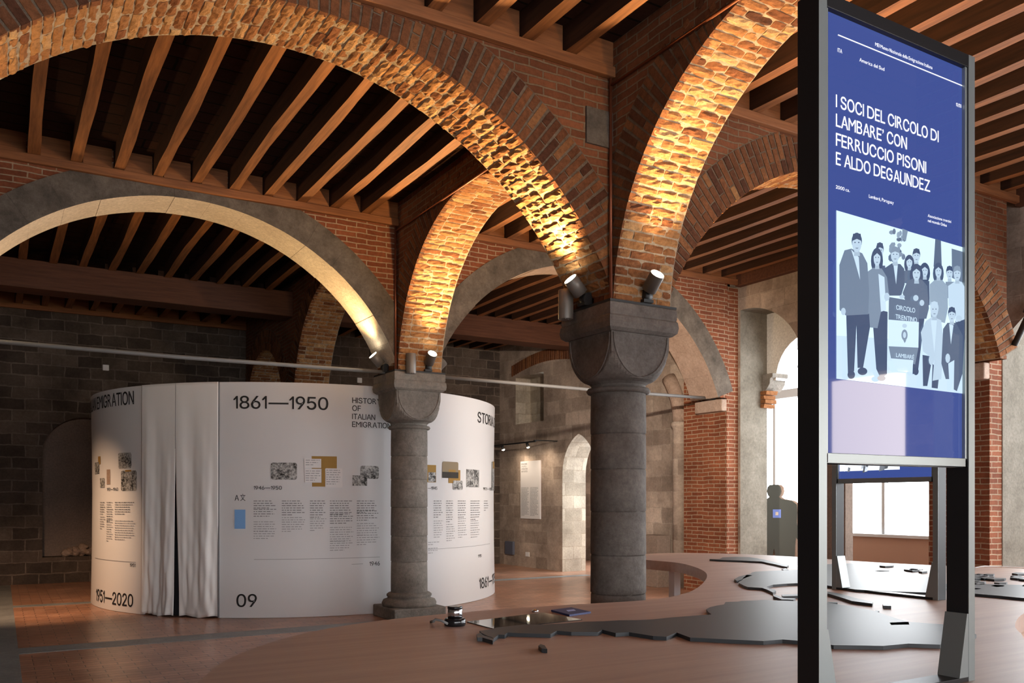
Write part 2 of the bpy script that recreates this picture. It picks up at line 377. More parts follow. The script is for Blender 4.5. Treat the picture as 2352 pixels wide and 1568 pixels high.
# ------------------------------------------------------------------ brick and stone arches
def mapax(ax, pos):
    return (lambda u, v, z: (u, pos + v, z)) if ax == 'x' else (lambda u, v, z: (pos + v, u, z))
def brick_ring(ax, pos, ht, c, R, zc, zs, faces, rough=.006, face_depth=.38, worn=0):
    """hand-made bricks standing on the arch curve: soffit headers/stretchers and radial face bricks"""
    Pm = mapax(ax, pos); mbx = MB()
    a0 = math.asin(max(-1, min(1, (zs - zc) / R))); tot = math.pi - 2 * a0
    n = int(R * tot / .071); da = tot / n
    def blk(t, r0, r1, v0, v1, ww, rough=rough, tm=.55, ts=.20):
        tint = (max(0, min(1, rnd.gauss(tm, ts))),) * 3
        jr = rnd.uniform(-.5, .5) * rough; sk = rnd.uniform(-.5, .5) * rough
        nv = max(2, int((v1 - v0) / .04)); rows = []
        def pt(tt, v, r, j=1.0):
            rr = r + rnd.uniform(-rough, rough) * j; tt += rnd.uniform(-.45, .45) * rough / R
            return Pm(c + rr * math.cos(tt), v + rnd.uniform(-.4, .4) * rough, zc + rr * math.sin(tt))
        for i in range(4):
            q = i / 3; edge = .006 if i in (0, 3) else 0
            rows.append([pt(t + ww * (2 * q - 1) / R, v0 + (v1 - v0) * k / nv, r0 + jr + sk * (2 * q - 1) + (edge if 0 < k < nv else edge + .005)) for k in range(nv + 1)])
        base = [[Pm(c + r1 * math.cos(t + ww * z_ / R), v0 + (v1 - v0) * k / nv, zc + r1 * math.sin(t + ww * z_ / R)) for k in range(nv + 1)] for z_ in (-1, 1)]
        mbx.grid([base[0]] + rows + [base[1]], False, 0, False, None, tint)
        ring = [base[0]] + rows + [base[1]]
        for k in (0, nv): mbx.face([r[k] for r in ring], None, 0, tint)
    for i in range(n):
        t = a0 + da * (i + .5)
        v = -ht + .004
        first = rnd.choice([.25, .12]) if i % 2 else rnd.choice([.12, .25, .19])
        while v < ht - .03:
            wd = min(first, ht - .004 - v)
            if ht - v - wd < .06: wd = ht - .004 - v
            blk(t, R, R + .07, v + .006, v + wd - .006, .0290)
            v += wd; first = rnd.choice([.12, .25, .25, .2])
        for sgn in faces:
            cut = .25 if i % 2 else .13
            if face_depth < .3: cuts = [(0, face_depth)]
            else: cuts = [(0, cut), (cut + .01, face_depth)]
            for (ra, rb) in cuts:
                z = zc + (R + rb) * math.sin(t)
                if z > ZB - .01 and rb > ra + .06: rb2 = max(ra + .05, (ZB - .015 - zc) / math.sin(t) - R)
                else: rb2 = rb
                va, vb = (ht - .05, ht + .007) if sgn > 0 else (-ht - .007, -ht + .05)
                if rb2 > ra + .03:
                    tq = max(0, min(1, rnd.gauss(.20, .11)))
                    q8 = [Pm(c + (r + rnd.uniform(-.003, .003)) * math.cos(t + w_ / R * R / r), v, zc + r * math.sin(t + w_ / R * R / r)) for v in (va, vb) for (r, w_) in ((R + ra + .004, -.028), (R + ra + .004, .028), (R + rb2, .029), (R + rb2, -.029))]
                    mbx.hexa(q8, 0, (tq,) * 3)
    return mbx
def arch_body(ax, pos, ht, u0, u1, c, R, zc, ztop, zs, pm, fd=0, faces=()):
    """spandrel wall over the arch; its underside is the mortar bed of the ring"""
    mbx = MB(); hs = math.sqrt(R * R - (zs - zc) ** 2)
    def hi(u): return zc + math.sqrt(max(0, R * R - (u - c) ** 2))
    strips(mbx, ax, pos - ht, pos + ht, u0, u1, zs, ztop, [(c - hs + 1e-4, c + hs - 1e-4, flat(zs), hi)], 0, 1, .1)
    Pm = mapax(ax, pos)
    for sg in faces:                            # mortar bed behind the radial face bricks
        a0 = math.asin((zs - zc) / R); n = 60; v = sg * (ht + .001)
        ts = [a0 + (math.pi - 2 * a0) * i / n for i in range(n + 1)]
        ro = [min(R + fd, (ZB - .012 - zc) / max(.05, math.sin(t))) for t in ts]
        mbx.grid([[Pm(c + R * math.cos(t), v, zc + R * math.sin(t)) for t in ts], [Pm(c + r * math.cos(t), v, zc + r * math.sin(t)) for t, r in zip(ts, ro)]], False, 2, False)
    return mbx
def brick_arch(label, ax, pos, u0, u1, c, R, zc, faces, wallmat='brick_dark', rough=.006, ht=.3, fd=.38):
    e = empty('brick_arch', (0, 0, 0), label, 'arch')
    arch_body(ax, pos, ht, u0, u1, c, R + .011, zc, ZC - .002, SPR, 0, fd, faces).build('spandrel_wall', [M[wallmat], M['mortar'], M['mortar_dark']], e)
    brick_ring(ax, pos, ht, c, R, zc, SPR, faces, rough, fd).build('voussoir_ring', M['loose'], e)
    return e
def stone_arch(label, pos, u0, u1, c, R, zc, soffit, ht=.3):
    e = empty('stone_arch', (0, 0, 0), label, 'arch')
    arch_body('x', pos, ht, u0, u1, c, R + .05, zc, ZC - .002, SPR, 0).build('spandrel_wall', [M['brick'], M['mortar']], e)
    a0 = math.asin((SPR - zc) / R); n = 17; mb = MB()
    for i in range(n):
        ta = a0 + (math.pi - 2 * a0) * i / n; tb = a0 + (math.pi - 2 * a0) * (i + 1) / n - .0005
        jr = rnd.uniform(-.004, .004)
        for k in range(6):
            t0 = ta + (tb - ta) * k / 6; t1 = ta + (tb - ta) * (k + 1) / 6
            q = []
            for v in (-ht - .012, ht + .012):
                for (r, t) in ((R + jr, t0), (R + jr, t1), (R + .34, t1), (R + .34, t0)):
                    rr = r if r < R + .2 else min(r, (ZB + .02 - zc) / max(.05, math.sin(t)))
                    q.append((c + rr * math.cos(t), pos + v, zc + rr * math.sin(t)))
            for idx, mi in (((0, 1, 2, 3), 0), ((7, 6, 5, 4), 0), ((0, 4, 5, 1), 1), ((3, 2, 6, 7), 0)): mb.face([q[j] for j in idx], None, mi)
            if k == 0: mb.face([q[j] for j in (0, 3, 7, 4)], None, 0)
            if k == 5: mb.face([q[j] for j in (1, 5, 6, 2)], None, 0)
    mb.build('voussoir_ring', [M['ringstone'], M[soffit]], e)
    return e
XA, XB = CXM - .28, CXM + .28
brick_arch('wide rough brick arch spanning the foreground from the nearer column to the left', 'x', YS[1], CXL - .3, CXM - .001, 1.80, 2.74, 2.05, (-1,), rough=.0068)
brick_arch('brick arch rising right from the nearer column, partly behind the tall display', 'x', YS[1], CXM + .001, 9.93, 7.32, 2.70, 2.05, (-1,), rough=.006)
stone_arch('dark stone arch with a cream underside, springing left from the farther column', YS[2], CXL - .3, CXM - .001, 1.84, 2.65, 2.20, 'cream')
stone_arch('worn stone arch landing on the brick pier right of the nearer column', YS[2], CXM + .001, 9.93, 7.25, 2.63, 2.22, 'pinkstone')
brick_arch('narrow brick arch rising from the nearer column towards the camera', 'y', CXM, YS[0] + .302, YS[1] - .302, 3.72, 1.885, 3.05, (-1,), rough=.0055)
brick_arch('glowing brick arch between the two columns, seen under the wide arch', 'y', CXM, YS[1] + .302, YS[2] - .302, 8.13, 1.885, 3.0, (-1,), rough=.005)
brick_arch('dim brick arch above the white pavilion, left of the farther column', 'y', CXM, YS[2] + .302, YS[3] - .302, 12.58, 1.91, 3.0, (-1,), rough=.005)
brick_arch('small dark brick arch against the back wall above the white pavilion', 'y', CXM, YS[3] + .302, YB - .41, 16.45, 1.33, 3.0, (-1,), rough=.005)
for (nm, x0, x1) in (('left', CXL, CXM - .3), ('right', CXM + .3, XR)):
    mb = MB(); mb.box(x0, x1, 14.5, 14.95, 4.62, ZR + .02)
    tag(mb.build('timber_girder', M['girder'], bevel=.01), 'dark timber girder crossing the ' + ('dim bay behind the stone arch' if nm == 'left' else 'bay between the two columns, above the stone wall'), 'beam')
# lone stone block let into the brick of the wide arch
mb = MB(); mb.box(4.02, 4.262, 5.62, 5.66, 4.37, 4.66); mb.box(4.262, 4.3, 5.62, 5.66, 4.39, 4.66)
tag(mb.build('stone_block', M['ringstone']), 'dark grey stone block set in the brickwork beside the copper pipe', 'block')

# ------------------------------------------------------------------ ceiling timbers
ORD = ['first', 'second', 'third', 'fourth', 'fifth', 'sixth', 'seventh', 'eighth', 'ninth', 'tenth', 'eleventh', 'twelfth', 'thirteenth', 'fourteenth', 'fifteenth']
def rafter(x, y0, y1, label, group):
    mbx = MB(); n = 8; wv = .052
    rows = []
    ph = rnd.uniform(0, 6)
    for i in range(n + 1):
        yy = y0 + (y1 - y0) * i / n; dx = .008 * math.sin(ph + i * .8); dz = .006 * math.sin(ph * 2 + i * 1.1); ww = wv + rnd.uniform(-.006, .006)
        rows.append([(x + dx - ww, yy, ZR + dz), (x + dx + ww, yy, ZR + dz), (x + dx + ww, yy, ZC - .001), (x + dx - ww, yy, ZC - .001)])
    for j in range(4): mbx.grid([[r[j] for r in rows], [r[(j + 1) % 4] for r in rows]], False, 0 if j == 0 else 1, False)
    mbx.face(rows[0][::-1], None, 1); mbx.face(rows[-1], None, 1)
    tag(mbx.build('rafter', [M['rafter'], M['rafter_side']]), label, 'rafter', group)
def bay(x0, x1, y0, y1, where, plates, first=None):
    xs = []; x = first if first else x0 + .2
    while x < x1 - .07: xs.append(x); x += .395
    for i, x in enumerate(xs):
        rafter(x, y0 + .002, y1 - .002, f'{ORD[i]} timber rafter from the left in the {where}', 'rafters of the ' + where)
    for (yy, s) in plates:                      # wall plate with infill boards above it
        a, b = (yy - .06, yy) if s < 0 else (yy, yy + .06)
        mbx = MB(); mbx.box(x0, x1, a, b, ZB, ZR - .004)
        e = tag(mbx.build('wall_plate', M['plank'], bevel=.008), 'timber wall plate at the %s edge of the %s' % ('far' if s < 0 else 'near', where), 'beam')
        for i in range(len(xs) + 1):
            xa = x0 if i == 0 else xs[i - 1] + .06; xb = x1 if i == len(xs) else xs[i] - .06
            if xb - xa < .04: continue
            m2 = MB(); c, d = (yy - .022, yy - .001) if s < 0 else (yy + .001, yy + .022)
            m2.box(xa, xb, c, d, ZR - .004, ZC - .002); m2.build('infill_board', M['plank'], e)
LX0, LX1, RX0, RX1 = CXL + .3, CXM - .302, CXM + .302, XR - .002
bay(LX0, LX1, 1.8, 5.635, 'foreground ceiling bay above the wide arch', [(5.637, -1)], -.5)
bay(LX0, LX1, 6.245, 10.05, 'ceiling bay behind the wide brick arch', [(10.045, -1), (6.245, 1)], -.5)
bay(LX0, LX1, 10.67, 14.49, 'dark ceiling bay behind the stone arch', [(10.675, 1)], -.5)
bay(LX0, LX1, 14.96, YB - .41, 'darkest ceiling bay by the back wall', [(YB - .41, -1)], -.5)
bay(RX0, RX1, 1.8, 5.635, 'ceiling bay behind the tall display', [(5.637, -1)])
bay(RX0, RX1, 6.245, 10.05, 'ceiling bay inside the right-hand brick arch', [(10.045, -1)])
bay(RX0, RX1, 10.67, 14.49, 'ceiling bay between the two columns', [])
bay(RX0, RX1, 14.96, YB - .41, 'far ceiling bay beyond the girder', [])
for (y0, y1, wh) in ((1.8, 5.64, 'behind the tall display'), (6.24, 10.05, 'above the arched window opening'), (10.67, 14.49, 'above the stone wall')):
    mb = MB(); mb.box(XR - .12, XR - .001, y0, y1, ZB - .02, ZR + .1)
    tag(mb.build('wall_plate', M['girder'], bevel=.01), f'dark timber plate on top of the stone wall, {wh}', 'beam')

# ------------------------------------------------------------------ columns
def column(x, y, label, smat, base=True):
    e = empty('column', (x, y, 0), label, 'column')
    mbx = MB(); zs = [0.30, .72, 1.05, 1.42, 1.78, 2.08, 2.44]
    prof = []
    r = .238
    for i in range(len(zs) - 1):
        k = .004 if i else 0
        prof += [(r - .008, zs[i]), (r, zs[i] + .012), (r - .001, (zs[i] + zs[i + 1]) / 2), (r - .003, zs[i + 1] - .008), (r - .009, zs[i + 1])]
    mbx.lathe(prof, n=64, jit=.0012); mbx.build('shaft', M[smat], e)
    mbx = MB(); mbx.lathe([(.25, .14), (.345, .15), (.355, .19), (.335, .23), (.29, .245), (.275, .262), (.292, .278), (.292, .30), (.268, .318), (.242, .326)], n=64); mbx.build('base_moulding', M[smat], e)
    mbx = MB(); mbx.box(-.36, .36, -.36, .36, 0, .15); mbx.build('plinth', M[smat], e, bevel=.015)
    mbx = MB(); mbx.lathe([(.235, 2.425), (.262, 2.43), (.275, 2.45), (.262, 2.47), (.235, 2.475)], n=64); mbx.build('neck_ring', M[smat], e)
    # cushion capital: square block cut by a bowl, leaving a rounded shield on each side
    mbx = MB(); rows = []; a = .305; n = 96
    for k in range(25):
        s_ = k / 24; z = 2.46 + (2.90 - 2.46) * s_
        rho = .232 + (a * 1.44 - .232) * math.sqrt(max(0, 1 - (1 - max(0, (s_ - .12) / .88)) ** 2)) if s_ > .12 else .232 + .004 * s_
        row = []
        for j in range(n):
            ph = 2 * math.pi * j / n; sq = a / max(abs(math.cos(ph)), abs(math.sin(ph)))
            rr = min(rho, sq); row.append((rr * math.cos(ph), rr * math.sin(ph), z))
        rows.append(row)
    mbx.grid(rows, True, 0, False); mbx.face(rows[-1]); mbx.face(rows[0][::-1])
    cp = mbx.build('capital', M[smat], e)
    m2 = MB()                                     # thin raised rim round each shield
    for q in range(4):
        pts = []
        for k in range(25):
            an = math.pi * k / 24
            xx = -math.cos(an) * a * .93; zz = 2.89 - math.sin(an) * .345
            p = Vector((xx, -a - .001, zz)); p.rotate(Matrix.Rotation(q * math.pi / 2, 3, 'Z')); pts.append(p)
        m2.tube(pts, .0075, 6)
    m2.build('shield_rim', M[smat], cp)
    mbx = MB()
    h0 = .36
    prof = [(h0 - .035, 2.90), (h0 - .005, 2.925), (h0 + .004, 2.97), (h0 - .002, 3.015), (h0 - .012, 3.03), (h0 - .008, 3.045), (h0 - .008, 3.12), (h0 - .016, 3.13)]
    rows = [[(-q, -q, z), (q, -q, z), (q, q, z), (-q, q, z)] for q, z in prof]
    mbx.grid(rows, True, 0, False); mbx.face(rows[0][::-1]); mbx.face(rows[-1]); mbx.build('abacus', M[smat], e)
    return e
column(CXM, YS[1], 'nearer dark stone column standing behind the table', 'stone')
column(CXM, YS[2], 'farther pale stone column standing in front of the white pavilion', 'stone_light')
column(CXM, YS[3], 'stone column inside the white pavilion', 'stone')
column(CXL, YS[1], 'stone column carrying the left end of the wide brick arch', 'stone')
column(CXL, YS[2], 'stone column carrying the left end of the dark stone arch', 'stone')
column(CXM, YS[0], 'stone column under the near end of the narrow brick arch', 'stone')
def pad(x, y, label, m='brick_dark'):            # masonry block over each capital where the arches meet
    mbx = MB(); mbx.box(x - .3, x + .3, y - .3, y + .3, SPR, ZC - .002); tag(mbx.build('springer_block', M[m]), label, 'masonry')
pad(CXM, YS[3], 'brick springer block over the pavilion'); pad(CXM, YS[0], 'brick springer block of the narrow arch')
for (x, y, z1, lab) in ((CXM - .33, YS[1] - .33, ZR, 'copper pipe in the brick corner above the nearer column'), (CXM - .33, YS[2] - .33, ZR, 'copper pipe in the brick corner above the farther column')):
    mb = MB(); mb.tube([(x, y, SPR + .02), (x, y, z1)], .014); tag(mb.build('pipe', M['copper']), lab, 'pipe')
for (y0, y1, lab) in ((1.9, 5.6, 'thin conduit along the wall top in front of the wide arch'), (6.26, 10.02, 'thin conduit along the wall top behind the wide arch')):
    mb = MB(); mb.tube([(CXM - .33, y0, ZB - .06), (CXM - .33, y1, ZB - .06)], .012); tag(mb.build('conduit', M['copper']), lab, 'pipe')
# ------------------------------------------------------------------ piers on the right wall
for (y0, y1, lab) in ((10.1, 11.1, 'tall red brick pier against the right wall, right of the nearer column'), (5.85, 6.62, 'brick pier at the right, just beyond the tall display')):
    e = empty('brick_pier', (0, 0, 0), lab, 'pier')
    mb = MB(); mb.box(9.95, XR - .001, y0, y1, 0, ZB - .02); mb.build('brickwork', M['brick'], e)
    mb = MB(); mb.box(9.84, 9.96, y0 + .0, y1 - .38, 2.93, 3.12); mb.build('corbel', M['pinkstone'], e, bevel=.015)
mb = MB()                                         # engaged shaft with a springing rib on the stone wall
mb.lathe([(.13, 0), (.13, 2.75), (.16, 2.8), (.16, 2.86)], (XR - .05, 11.42, 0), 24)
e = tag(mb.build('trim_1', M['stonewall']), kind='structure')
mb = MB()
pts = [(XR - .05, 11.42 + 1.9 * (1 - math.cos(a)), 2.86 + 1.5 * math.sin(a)) for a in [i * .08 for i in range(8)]]
mb.tube(pts, .13, 10); mb.build('rib', M['pinkstone'], e)
mb = MB(); mb.box(9.9, 9.98, 10.2, 10.32, 3.57, 3.64)
tag(mb.build('wall_clamp', M['black'], bevel=.01), 'black iron clamp on the brick pier by the stone arch', 'clamp')
e = empty('corbel', (0, 0, 0), 'grey carved corbel with ragged bricks in the bright arched opening', 'corbel')
mb = MB()
rows = [[(XR + .55, 9.86, z), (XR + .86 , 9.86, z), (XR + .86, 10.06, z), (XR + .55, 10.06, z)] for z in (3.3, 3.5)]
for q, z in ((.02, 3.30), (.10, 3.36), (.16, 3.45), (.17, 3.50), (.22, 3.53), (.22, 3.57)):
    pass
prof = [(.04, 3.28), (.10, 3.33), (.15, 3.40), (.16, 3.48), (.21, 3.50), (.21, 3.56)]
rows = [[(XR + .5, 10.05 - q, z), (XR + .86, 10.05 - q, z), (XR + .86, 10.06, z), (XR + .5, 10.06, z)] for q, z in prof]
mb.grid(rows, True, 0, False); mb.face(rows[0][::-1]); mb.face(rows[-1]); mb.build('carved_block', M['stone_light'], e, bevel=.008)
mb = MB()
for z in (3.22, 3.15, 3.08, 3.01):
    d = rnd.uniform(.04, .14); mb.hexa([(XR + .45 + rnd.uniform(-.02, .02), 10.06 - d * rnd.uniform(.8, 1.1), z), (XR + .7, 10.06 - d, z), (XR + .7, 10.06, z), (XR + .45, 10.06, z), (XR + .45, 10.06 - d * rnd.uniform(.7, 1.2), z + .06), (XR + .7, 10.06 - d * rnd.uniform(.7, 1.2), z + .06), (XR + .7, 10.06, z + .06), (XR + .45, 10.06, z + .06)], 0, (.4, .4, .4))
mb.build('ragged_bricks', M['loose'], e)
mb = MB(); mb.tube([(10.05, 5.62, 3.30), (9.9, 5.0, 4.35), (9.8, 4.6, 4.95)], .035); mb.tube([(10.0, 5.42, 3.62), (9.985, 5.36, 3.74)], .075)
tag(mb.build('iron_strut', M['black']), 'black iron strut slanting up beside the right brick pier', 'strut')
# brick relieving arch + wooden lintel over the small upper window
mb = MB()
for i in range(34):
    yy = 17.2 - i * .085; z = 4.36 + .16 * math.sin(math.pi * i / 33)
    mb.hexa([(XR - .012, yy - .03, z), (XR + .05, yy - .03, z), (XR + .05, yy + .03, z), (XR - .012, yy + .03, z), (XR - .012, yy - .035, z + .25), (XR + .05, yy - .035, z + .25), (XR + .05, yy + .028, z + .25), (XR - .012, yy + .028, z + .25)], 0, (rnd.uniform(.1, .4),) * 3)
tag(mb.build('brick_lintel', M['loose']), 'flat arch of upright bricks over the small upper window', 'lintel')

# ------------------------------------------------------------------ tie rods
def rod(x0, x1, lab):
    mbx = MB(); mbx.tube([(x0, YS[2] - .02, 3.15), ((x0 + x1) / 2, YS[2] - .02, 3.135), (x1, YS[2] - .02, 3.15)], .024, 12); tag(mbx.build('tie_rod', M['iron']), lab, 'tie rod')
rod(CXL + .3, CXM - .30, 'long grey iron tie rod left of the farther column'); rod(CXM + .30, 9.95, 'grey iron tie rod running behind the nearer column to the brick pier')

# ------------------------------------------------------------------ spotlights
def axis_frame(d):
    z = Vector(d).normalized(); x = z.cross(Vector((0, 0, 1)));
    if x.length < 1e-3: x = Vector((1, 0, 0))
    x.normalize(); return x, z.cross(x), z
def cyl(mbx, p, d, r, h, mi=0, n=24, r2=None, smooth=True):
    x, y, z = axis_frame(d); p = Vector(p); r2 = r if r2 is None else r2
    rows = [[p + z * hh + (x * math.cos(2 * math.pi * j / n) + y * math.sin(2 * math.pi * j / n)) * rr for j in range(n)] for hh, rr in ((0, r), (h, r2))]
    mbx.grid(rows, True, mi, smooth); mbx.face(rows[0][::-1], None, mi); mbx.face(rows[1], None, mi)
def spotlight(x, y, z, out, label, power=1.0, tilt=.72, lit=True, grp=None, size=118, side=0.0):
    """out = horizontal unit direction away from the column"""
    e = empty('spotlight', (x, y, z), label, 'spotlight', grp)
    o = Vector((out[0], out[1], 0)); sd = Vector((-out[1], out[0], 0))
    m_ = MB(); m_.box(-.05, .05, -.05, .05, 0, .025); cyl(m_, Vector((0, 0, .06)) - sd * .03, sd, .048, .075, 0); cyl(m_, Vector((0, 0, .0)), (0, 0, 1), .02, .06); m_.build('bracket', M['black'], e)
    d = (o * tilt + Vector((0, 0, 1)) * .72 + sd * side).normalized()
    hc = o * .05 + Vector((0, 0, .10))
    m_ = MB(); cyl(m_, hc, d, .062, .15, 0, 32)
    cyl(m_, hc + d * .15, d, .062, .004, 0, 32); hd = m_.build('lamp_head', M['lampgrey'], e)
    m_ = MB(); cyl(m_, hc + d * .155, d, .054, .003, 0, 32); m_.build('lens', M['lens'] if lit else M['darklens'], hd)
    if power > 0:
        l = bpy.data.lights.new('spot_beam', 'SPOT'); l.energy = SPOT * power; l.color = WARM; l.spot_size = math.radians(size); l.spot_blend = 1.0; l.shadow_soft_size = .045
        lo = bpy.data.objects.new('spot_beam', l); COL.objects.link(lo); lo.parent = e
        p = hc + d * .175; lo.location = p; lo.rotation_euler = d.to_track_quat('-Z', 'Y').to_euler()
    return e
def bare_spot(p, d, power, size, color=WARM):
    l = bpy.data.lights.new('spot_beam', 'SPOT'); l.energy = power; l.color = color; l.spot_size = math.radians(size); l.spot_blend = .95; l.shadow_soft_size = .04
    lo = bpy.data.objects.new('spot_beam', l); COL.objects.link(lo); lo.location = p; lo.rotation_euler = Vector(d).to_track_quat('-Z', 'Y').to_euler(); return lo
T = SPR
for (cx, cy, nm) in ((CXM, YS[1], 'nearer'), (CXM, YS[2], 'farther')):
    m_ = MB()
    for (a, b, c, d) in ((-.35, .35, -.35, -.32), (-.35, .35, .32, .35), (-.35, -.32, -.32, .32), (.32, .35, -.32, .32)): m_.box(cx + a, cx + b, cy + c, cy + d, T, T + .018)
    tag(m_.build('lighting_track', M['black']), f'black lighting track round the top of the {nm} column', 'lighting track')
spotlight(CXM - .34, YS[1], T + .018, (-1, 0), 'lit spotlight on the left edge of the nearer column, aimed up the wide arch', .9)
spotlight(CXM + .02, YS[1] - .335, T + .018, (0, -1), 'lit spotlight on the front edge of the nearer column capital', .95)
spotlight(CXM + .335, YS[1], T + .018, (1, 0), 'small spotlight on the far right edge of the nearer column, lens turned away', .45)
lo = bare_spot((.16, .12, .16), (.56, .82, -.12), 1200, 66, (1, .84, .68)); lo.parent = bpy.data.objects['spotlight.002']
spotlight(CXM, YS[1] + .335, T + .018, (0, 1), 'spotlight on the hidden rear edge of the nearer column', .7)
spotlight(CXM - .34, YS[2], T + .018, (-1, 0), 'lit spotlight on the left edge of the farther column by the tie rod', .30)
spotlight(CXM + .1, YS[2] - .335, T + .018, (0, -1), 'lit spotlight on the front edge of the farther column capital', .9)
spotlight(CXM + .335, YS[2], T + .018, (1, 0), 'dark spotlight on the right edge of the farther column, turned away', .35, lit=False)
lo = bare_spot((.05, .12, .16), (3.0, 5.9, -3.3), 1300, 40, (1, .78, .56)); lo.parent = bpy.data.objects['spotlight.003']  # extra spot added to brighten the floor, no lamp of its own
spotlight(CXM, YS[2] + .335, T + .018, (0, 1), 'spotlight on the hidden rear edge of the farther column', .05)
spotlight(CXL + .335, YS[1], T + .018, (1, 0), 'spotlight at the left springing of the wide arch', .10)
spotlight(CXL + .335, YS[2], T + .018, (1, 0), 'spotlight at the left springing of the stone arch', .12)
spotlight(CXM, YS[0] + .335, T + .018, (0, 1), 'spotlight at the near springing of the narrow brick arch', .25)
def canister(x, y, z, label):
    e = empty('control_cylinder', (x, y, z), label, 'control unit')
    m_ = MB(); cyl(m_, (0, 0, 0), (0, 0, 1), .064, .25, 0, 40); m_.build('housing', M['lampgrey'], e, bevel=.003)
    m_ = MB()
    for k in range(3): cyl(m_, (-.03 + .03 * k, -.04, -.004), (0, 0, 1), .008, .004, 0, 10)
    m_.build('indicator', M['chrome'], e)
canister(4.145, 6.10, 3.055, 'grey cylinder hanging at the left corner of the nearer capital')
canister(4.43, 9.965, 3.10, 'grey cylinder standing on the farther capital')
e = spotlight(CXL + .335, YS[2] + .2, T + .018, (1, 0), 'spotlight left of the stone arch, aimed down at the floor', 0)
lo = bare_spot((.45, .15, .22), (.75, 3.6, -3.35), 620, 60, (1, .62, .36)); lo.parent = e
# wall track with two small lamps
e = empty('track_light', (0, 0, 0), 'black wall track with two glowing lamps above the white notice', 'track light')
m_ = MB(); m_.box(XR - .58, XR - .55, 15.3, 17.7, 2.72, 2.75)
m_.box(XR - .58, XR, 15.33, 15.36, 2.75, 2.77); m_.box(XR - .58, XR, 17.6, 17.63, 2.75, 2.77); m_.build('rail', M['black'], e)
for yy in (15.65, 16.7):
    m_ = MB(); cyl(m_, (XR - .565, yy, 2.72), (.35, 0, -1), .03, .09, 0, 20); hd = m_.build('lamp_head', M['black'], e)
    m_ = MB(); cyl(m_, Vector((XR - .565, yy, 2.72)) + Vector((.35, 0, -1)).normalized() * .092, (.35, 0, -1), .034, .02, 0, 16, .02); m_.build('lens', M['lens'], hd)
    bare_spot((XR - .50, yy, 2.66), (.30, 0, -1), 24, 150, (1, .80, .60)).parent = e
    
# ------------------------------------------------------------------ wall furniture
def panel(name, label, cat, ys, zs, m, th=.03, x=XR):
    m_ = MB(); m_.box(x - th, x - .001, ys[0], ys[1], zs[0], zs[1]); return tag(m_.build(name, m, bevel=.002), label, cat)
try: FONT = bpy.data.fonts.load(bpy.utils.system_resource('DATAFILES', path='fonts') + '/Inter.woff2')
except Exception: FONT = None
GLYPH = {}
def glyph(ch):
    """outline of one character, scaled to cap height 1 and starting at x = 0"""
    if ch in GLYPH: return GLYPH[ch]
    if ch == '1': v, f, wd = [(.20, 0), (.325, 0), (.325, 1), (.215, 1), (0, .74), (0, .66), (.10, .68), (.20, .78)], [(0, 1, 2, 3, 7), (3, 4, 5, 6, 7)], .325
    else:
        cu = bpy.data.curves.new('t', 'FONT'); cu.body = ch; cu.resolution_u = 4
        use = FONT is not None and ch not in 'DKMPQRWZ4I’文abcdefghijklmnopqrstuvwxyzé'
        if use: cu.font = FONT; cu.offset = .006
        o = bpy.data.objects.new('t', cu); COL.objects.link(o)
        me = bpy.data.meshes.new_from_object(o.evaluated_get(bpy.context.evaluated_depsgraph_get()))
        k = 1 / (.513 if use else .685)
        v = [(x.co.x * k, x.co.y * k) for x in me.vertices]; f = [tuple(p.vertices) for p in me.polygons]
        bpy.data.objects.remove(o); bpy.data.curves.remove(cu); bpy.data.meshes.remove(me)
        mn = min([p[0] for p in v], default=0); v = [(x - mn, y) for x, y in v]; wd = max([p[0] for p in v], default=.3)
    GLYPH[ch] = (v, f, wd); return GLYPH[ch]
def text_mesh(txt):
    V, Fc, x = [], [], 0
    for i, ch in enumerate(txt):
        if ch == ' ': x += .34; continue
        v, f, wd = glyph(ch); b = len(V)
        V += [(p[0] + x, p[1]) for p in v]; Fc += [tuple(i + b for i in q) for q in f]
        x += wd + (.05 if ch in 'ATVYLF—' else .115)
    return V, Fc
def text_into(mbx, txt, fn, x0, x1, zb, cap, tint=(.5, .5, .5), mi=0):
    """lay txt between x0 and x1 on baseline zb with capital height cap; fn maps (x, z) to 3D"""
    v, f = text_mesh(txt)
    if not v: return
    mn = min(p[0] for p in v); mx = max(p[0] for p in v); hc = 1.0
    for q in f:
        mbx.face([fn(x0 + (v[i][0] - mn) / (mx - mn) * (x1 - x0), zb + v[i][1] / hc * cap) for i in q], None, mi, tint)
def rules(mbx, fn, x0, x1, ztop, n, pitch, h, mi=0, seed=1):
    """rows of word-long dashes standing for print too small to read"""
    r = random.Random(seed)
    for k in range(n):
        z = ztop - k * pitch; x = x0; end = x1 - r.uniform(0, .25) * (x1 - x0)
        if k == n - 1: end = x0 + (x1 - x0) * r.uniform(.3, .7)
        while x < end:
            wl = min(r.uniform(.015, .06) * (1 if x1 > x0 else -1), end - x)
            mbx.face([fn(x, z), fn(x + wl, z), fn(x + wl, z + h), fn(x, z + h)], None, mi); x += wl + .011
po = panel('notice_board', 'tall white notice hanging on the stone wall under the track lamps', 'notice', (15.97, 16.79), (1.09, 2.38), M['paper'], .035)
fnp = lambda x, z: (XR - .0365, 16.79 - x, z)
m_ = MB()
for k, t in enumerate(('EMIGRAZIONE', '/ POLITICA', '/ EMIGRATION', 'AND POLITICS')): text_into(m_, t, fnp, .04, .04 + .022 * len(t), 2.30 - k * .055, .035)
m_.build('heading', M['greyink'], po)
m_ = MB(); rules(m_, fnp, .04, .38, 1.78, 24, .027, .012, 0, 3); rules(m_, fnp, .42, .77, 1.78, 24, .027, .012, 0, 4); m_.build('body_print', M['paleink'], po)
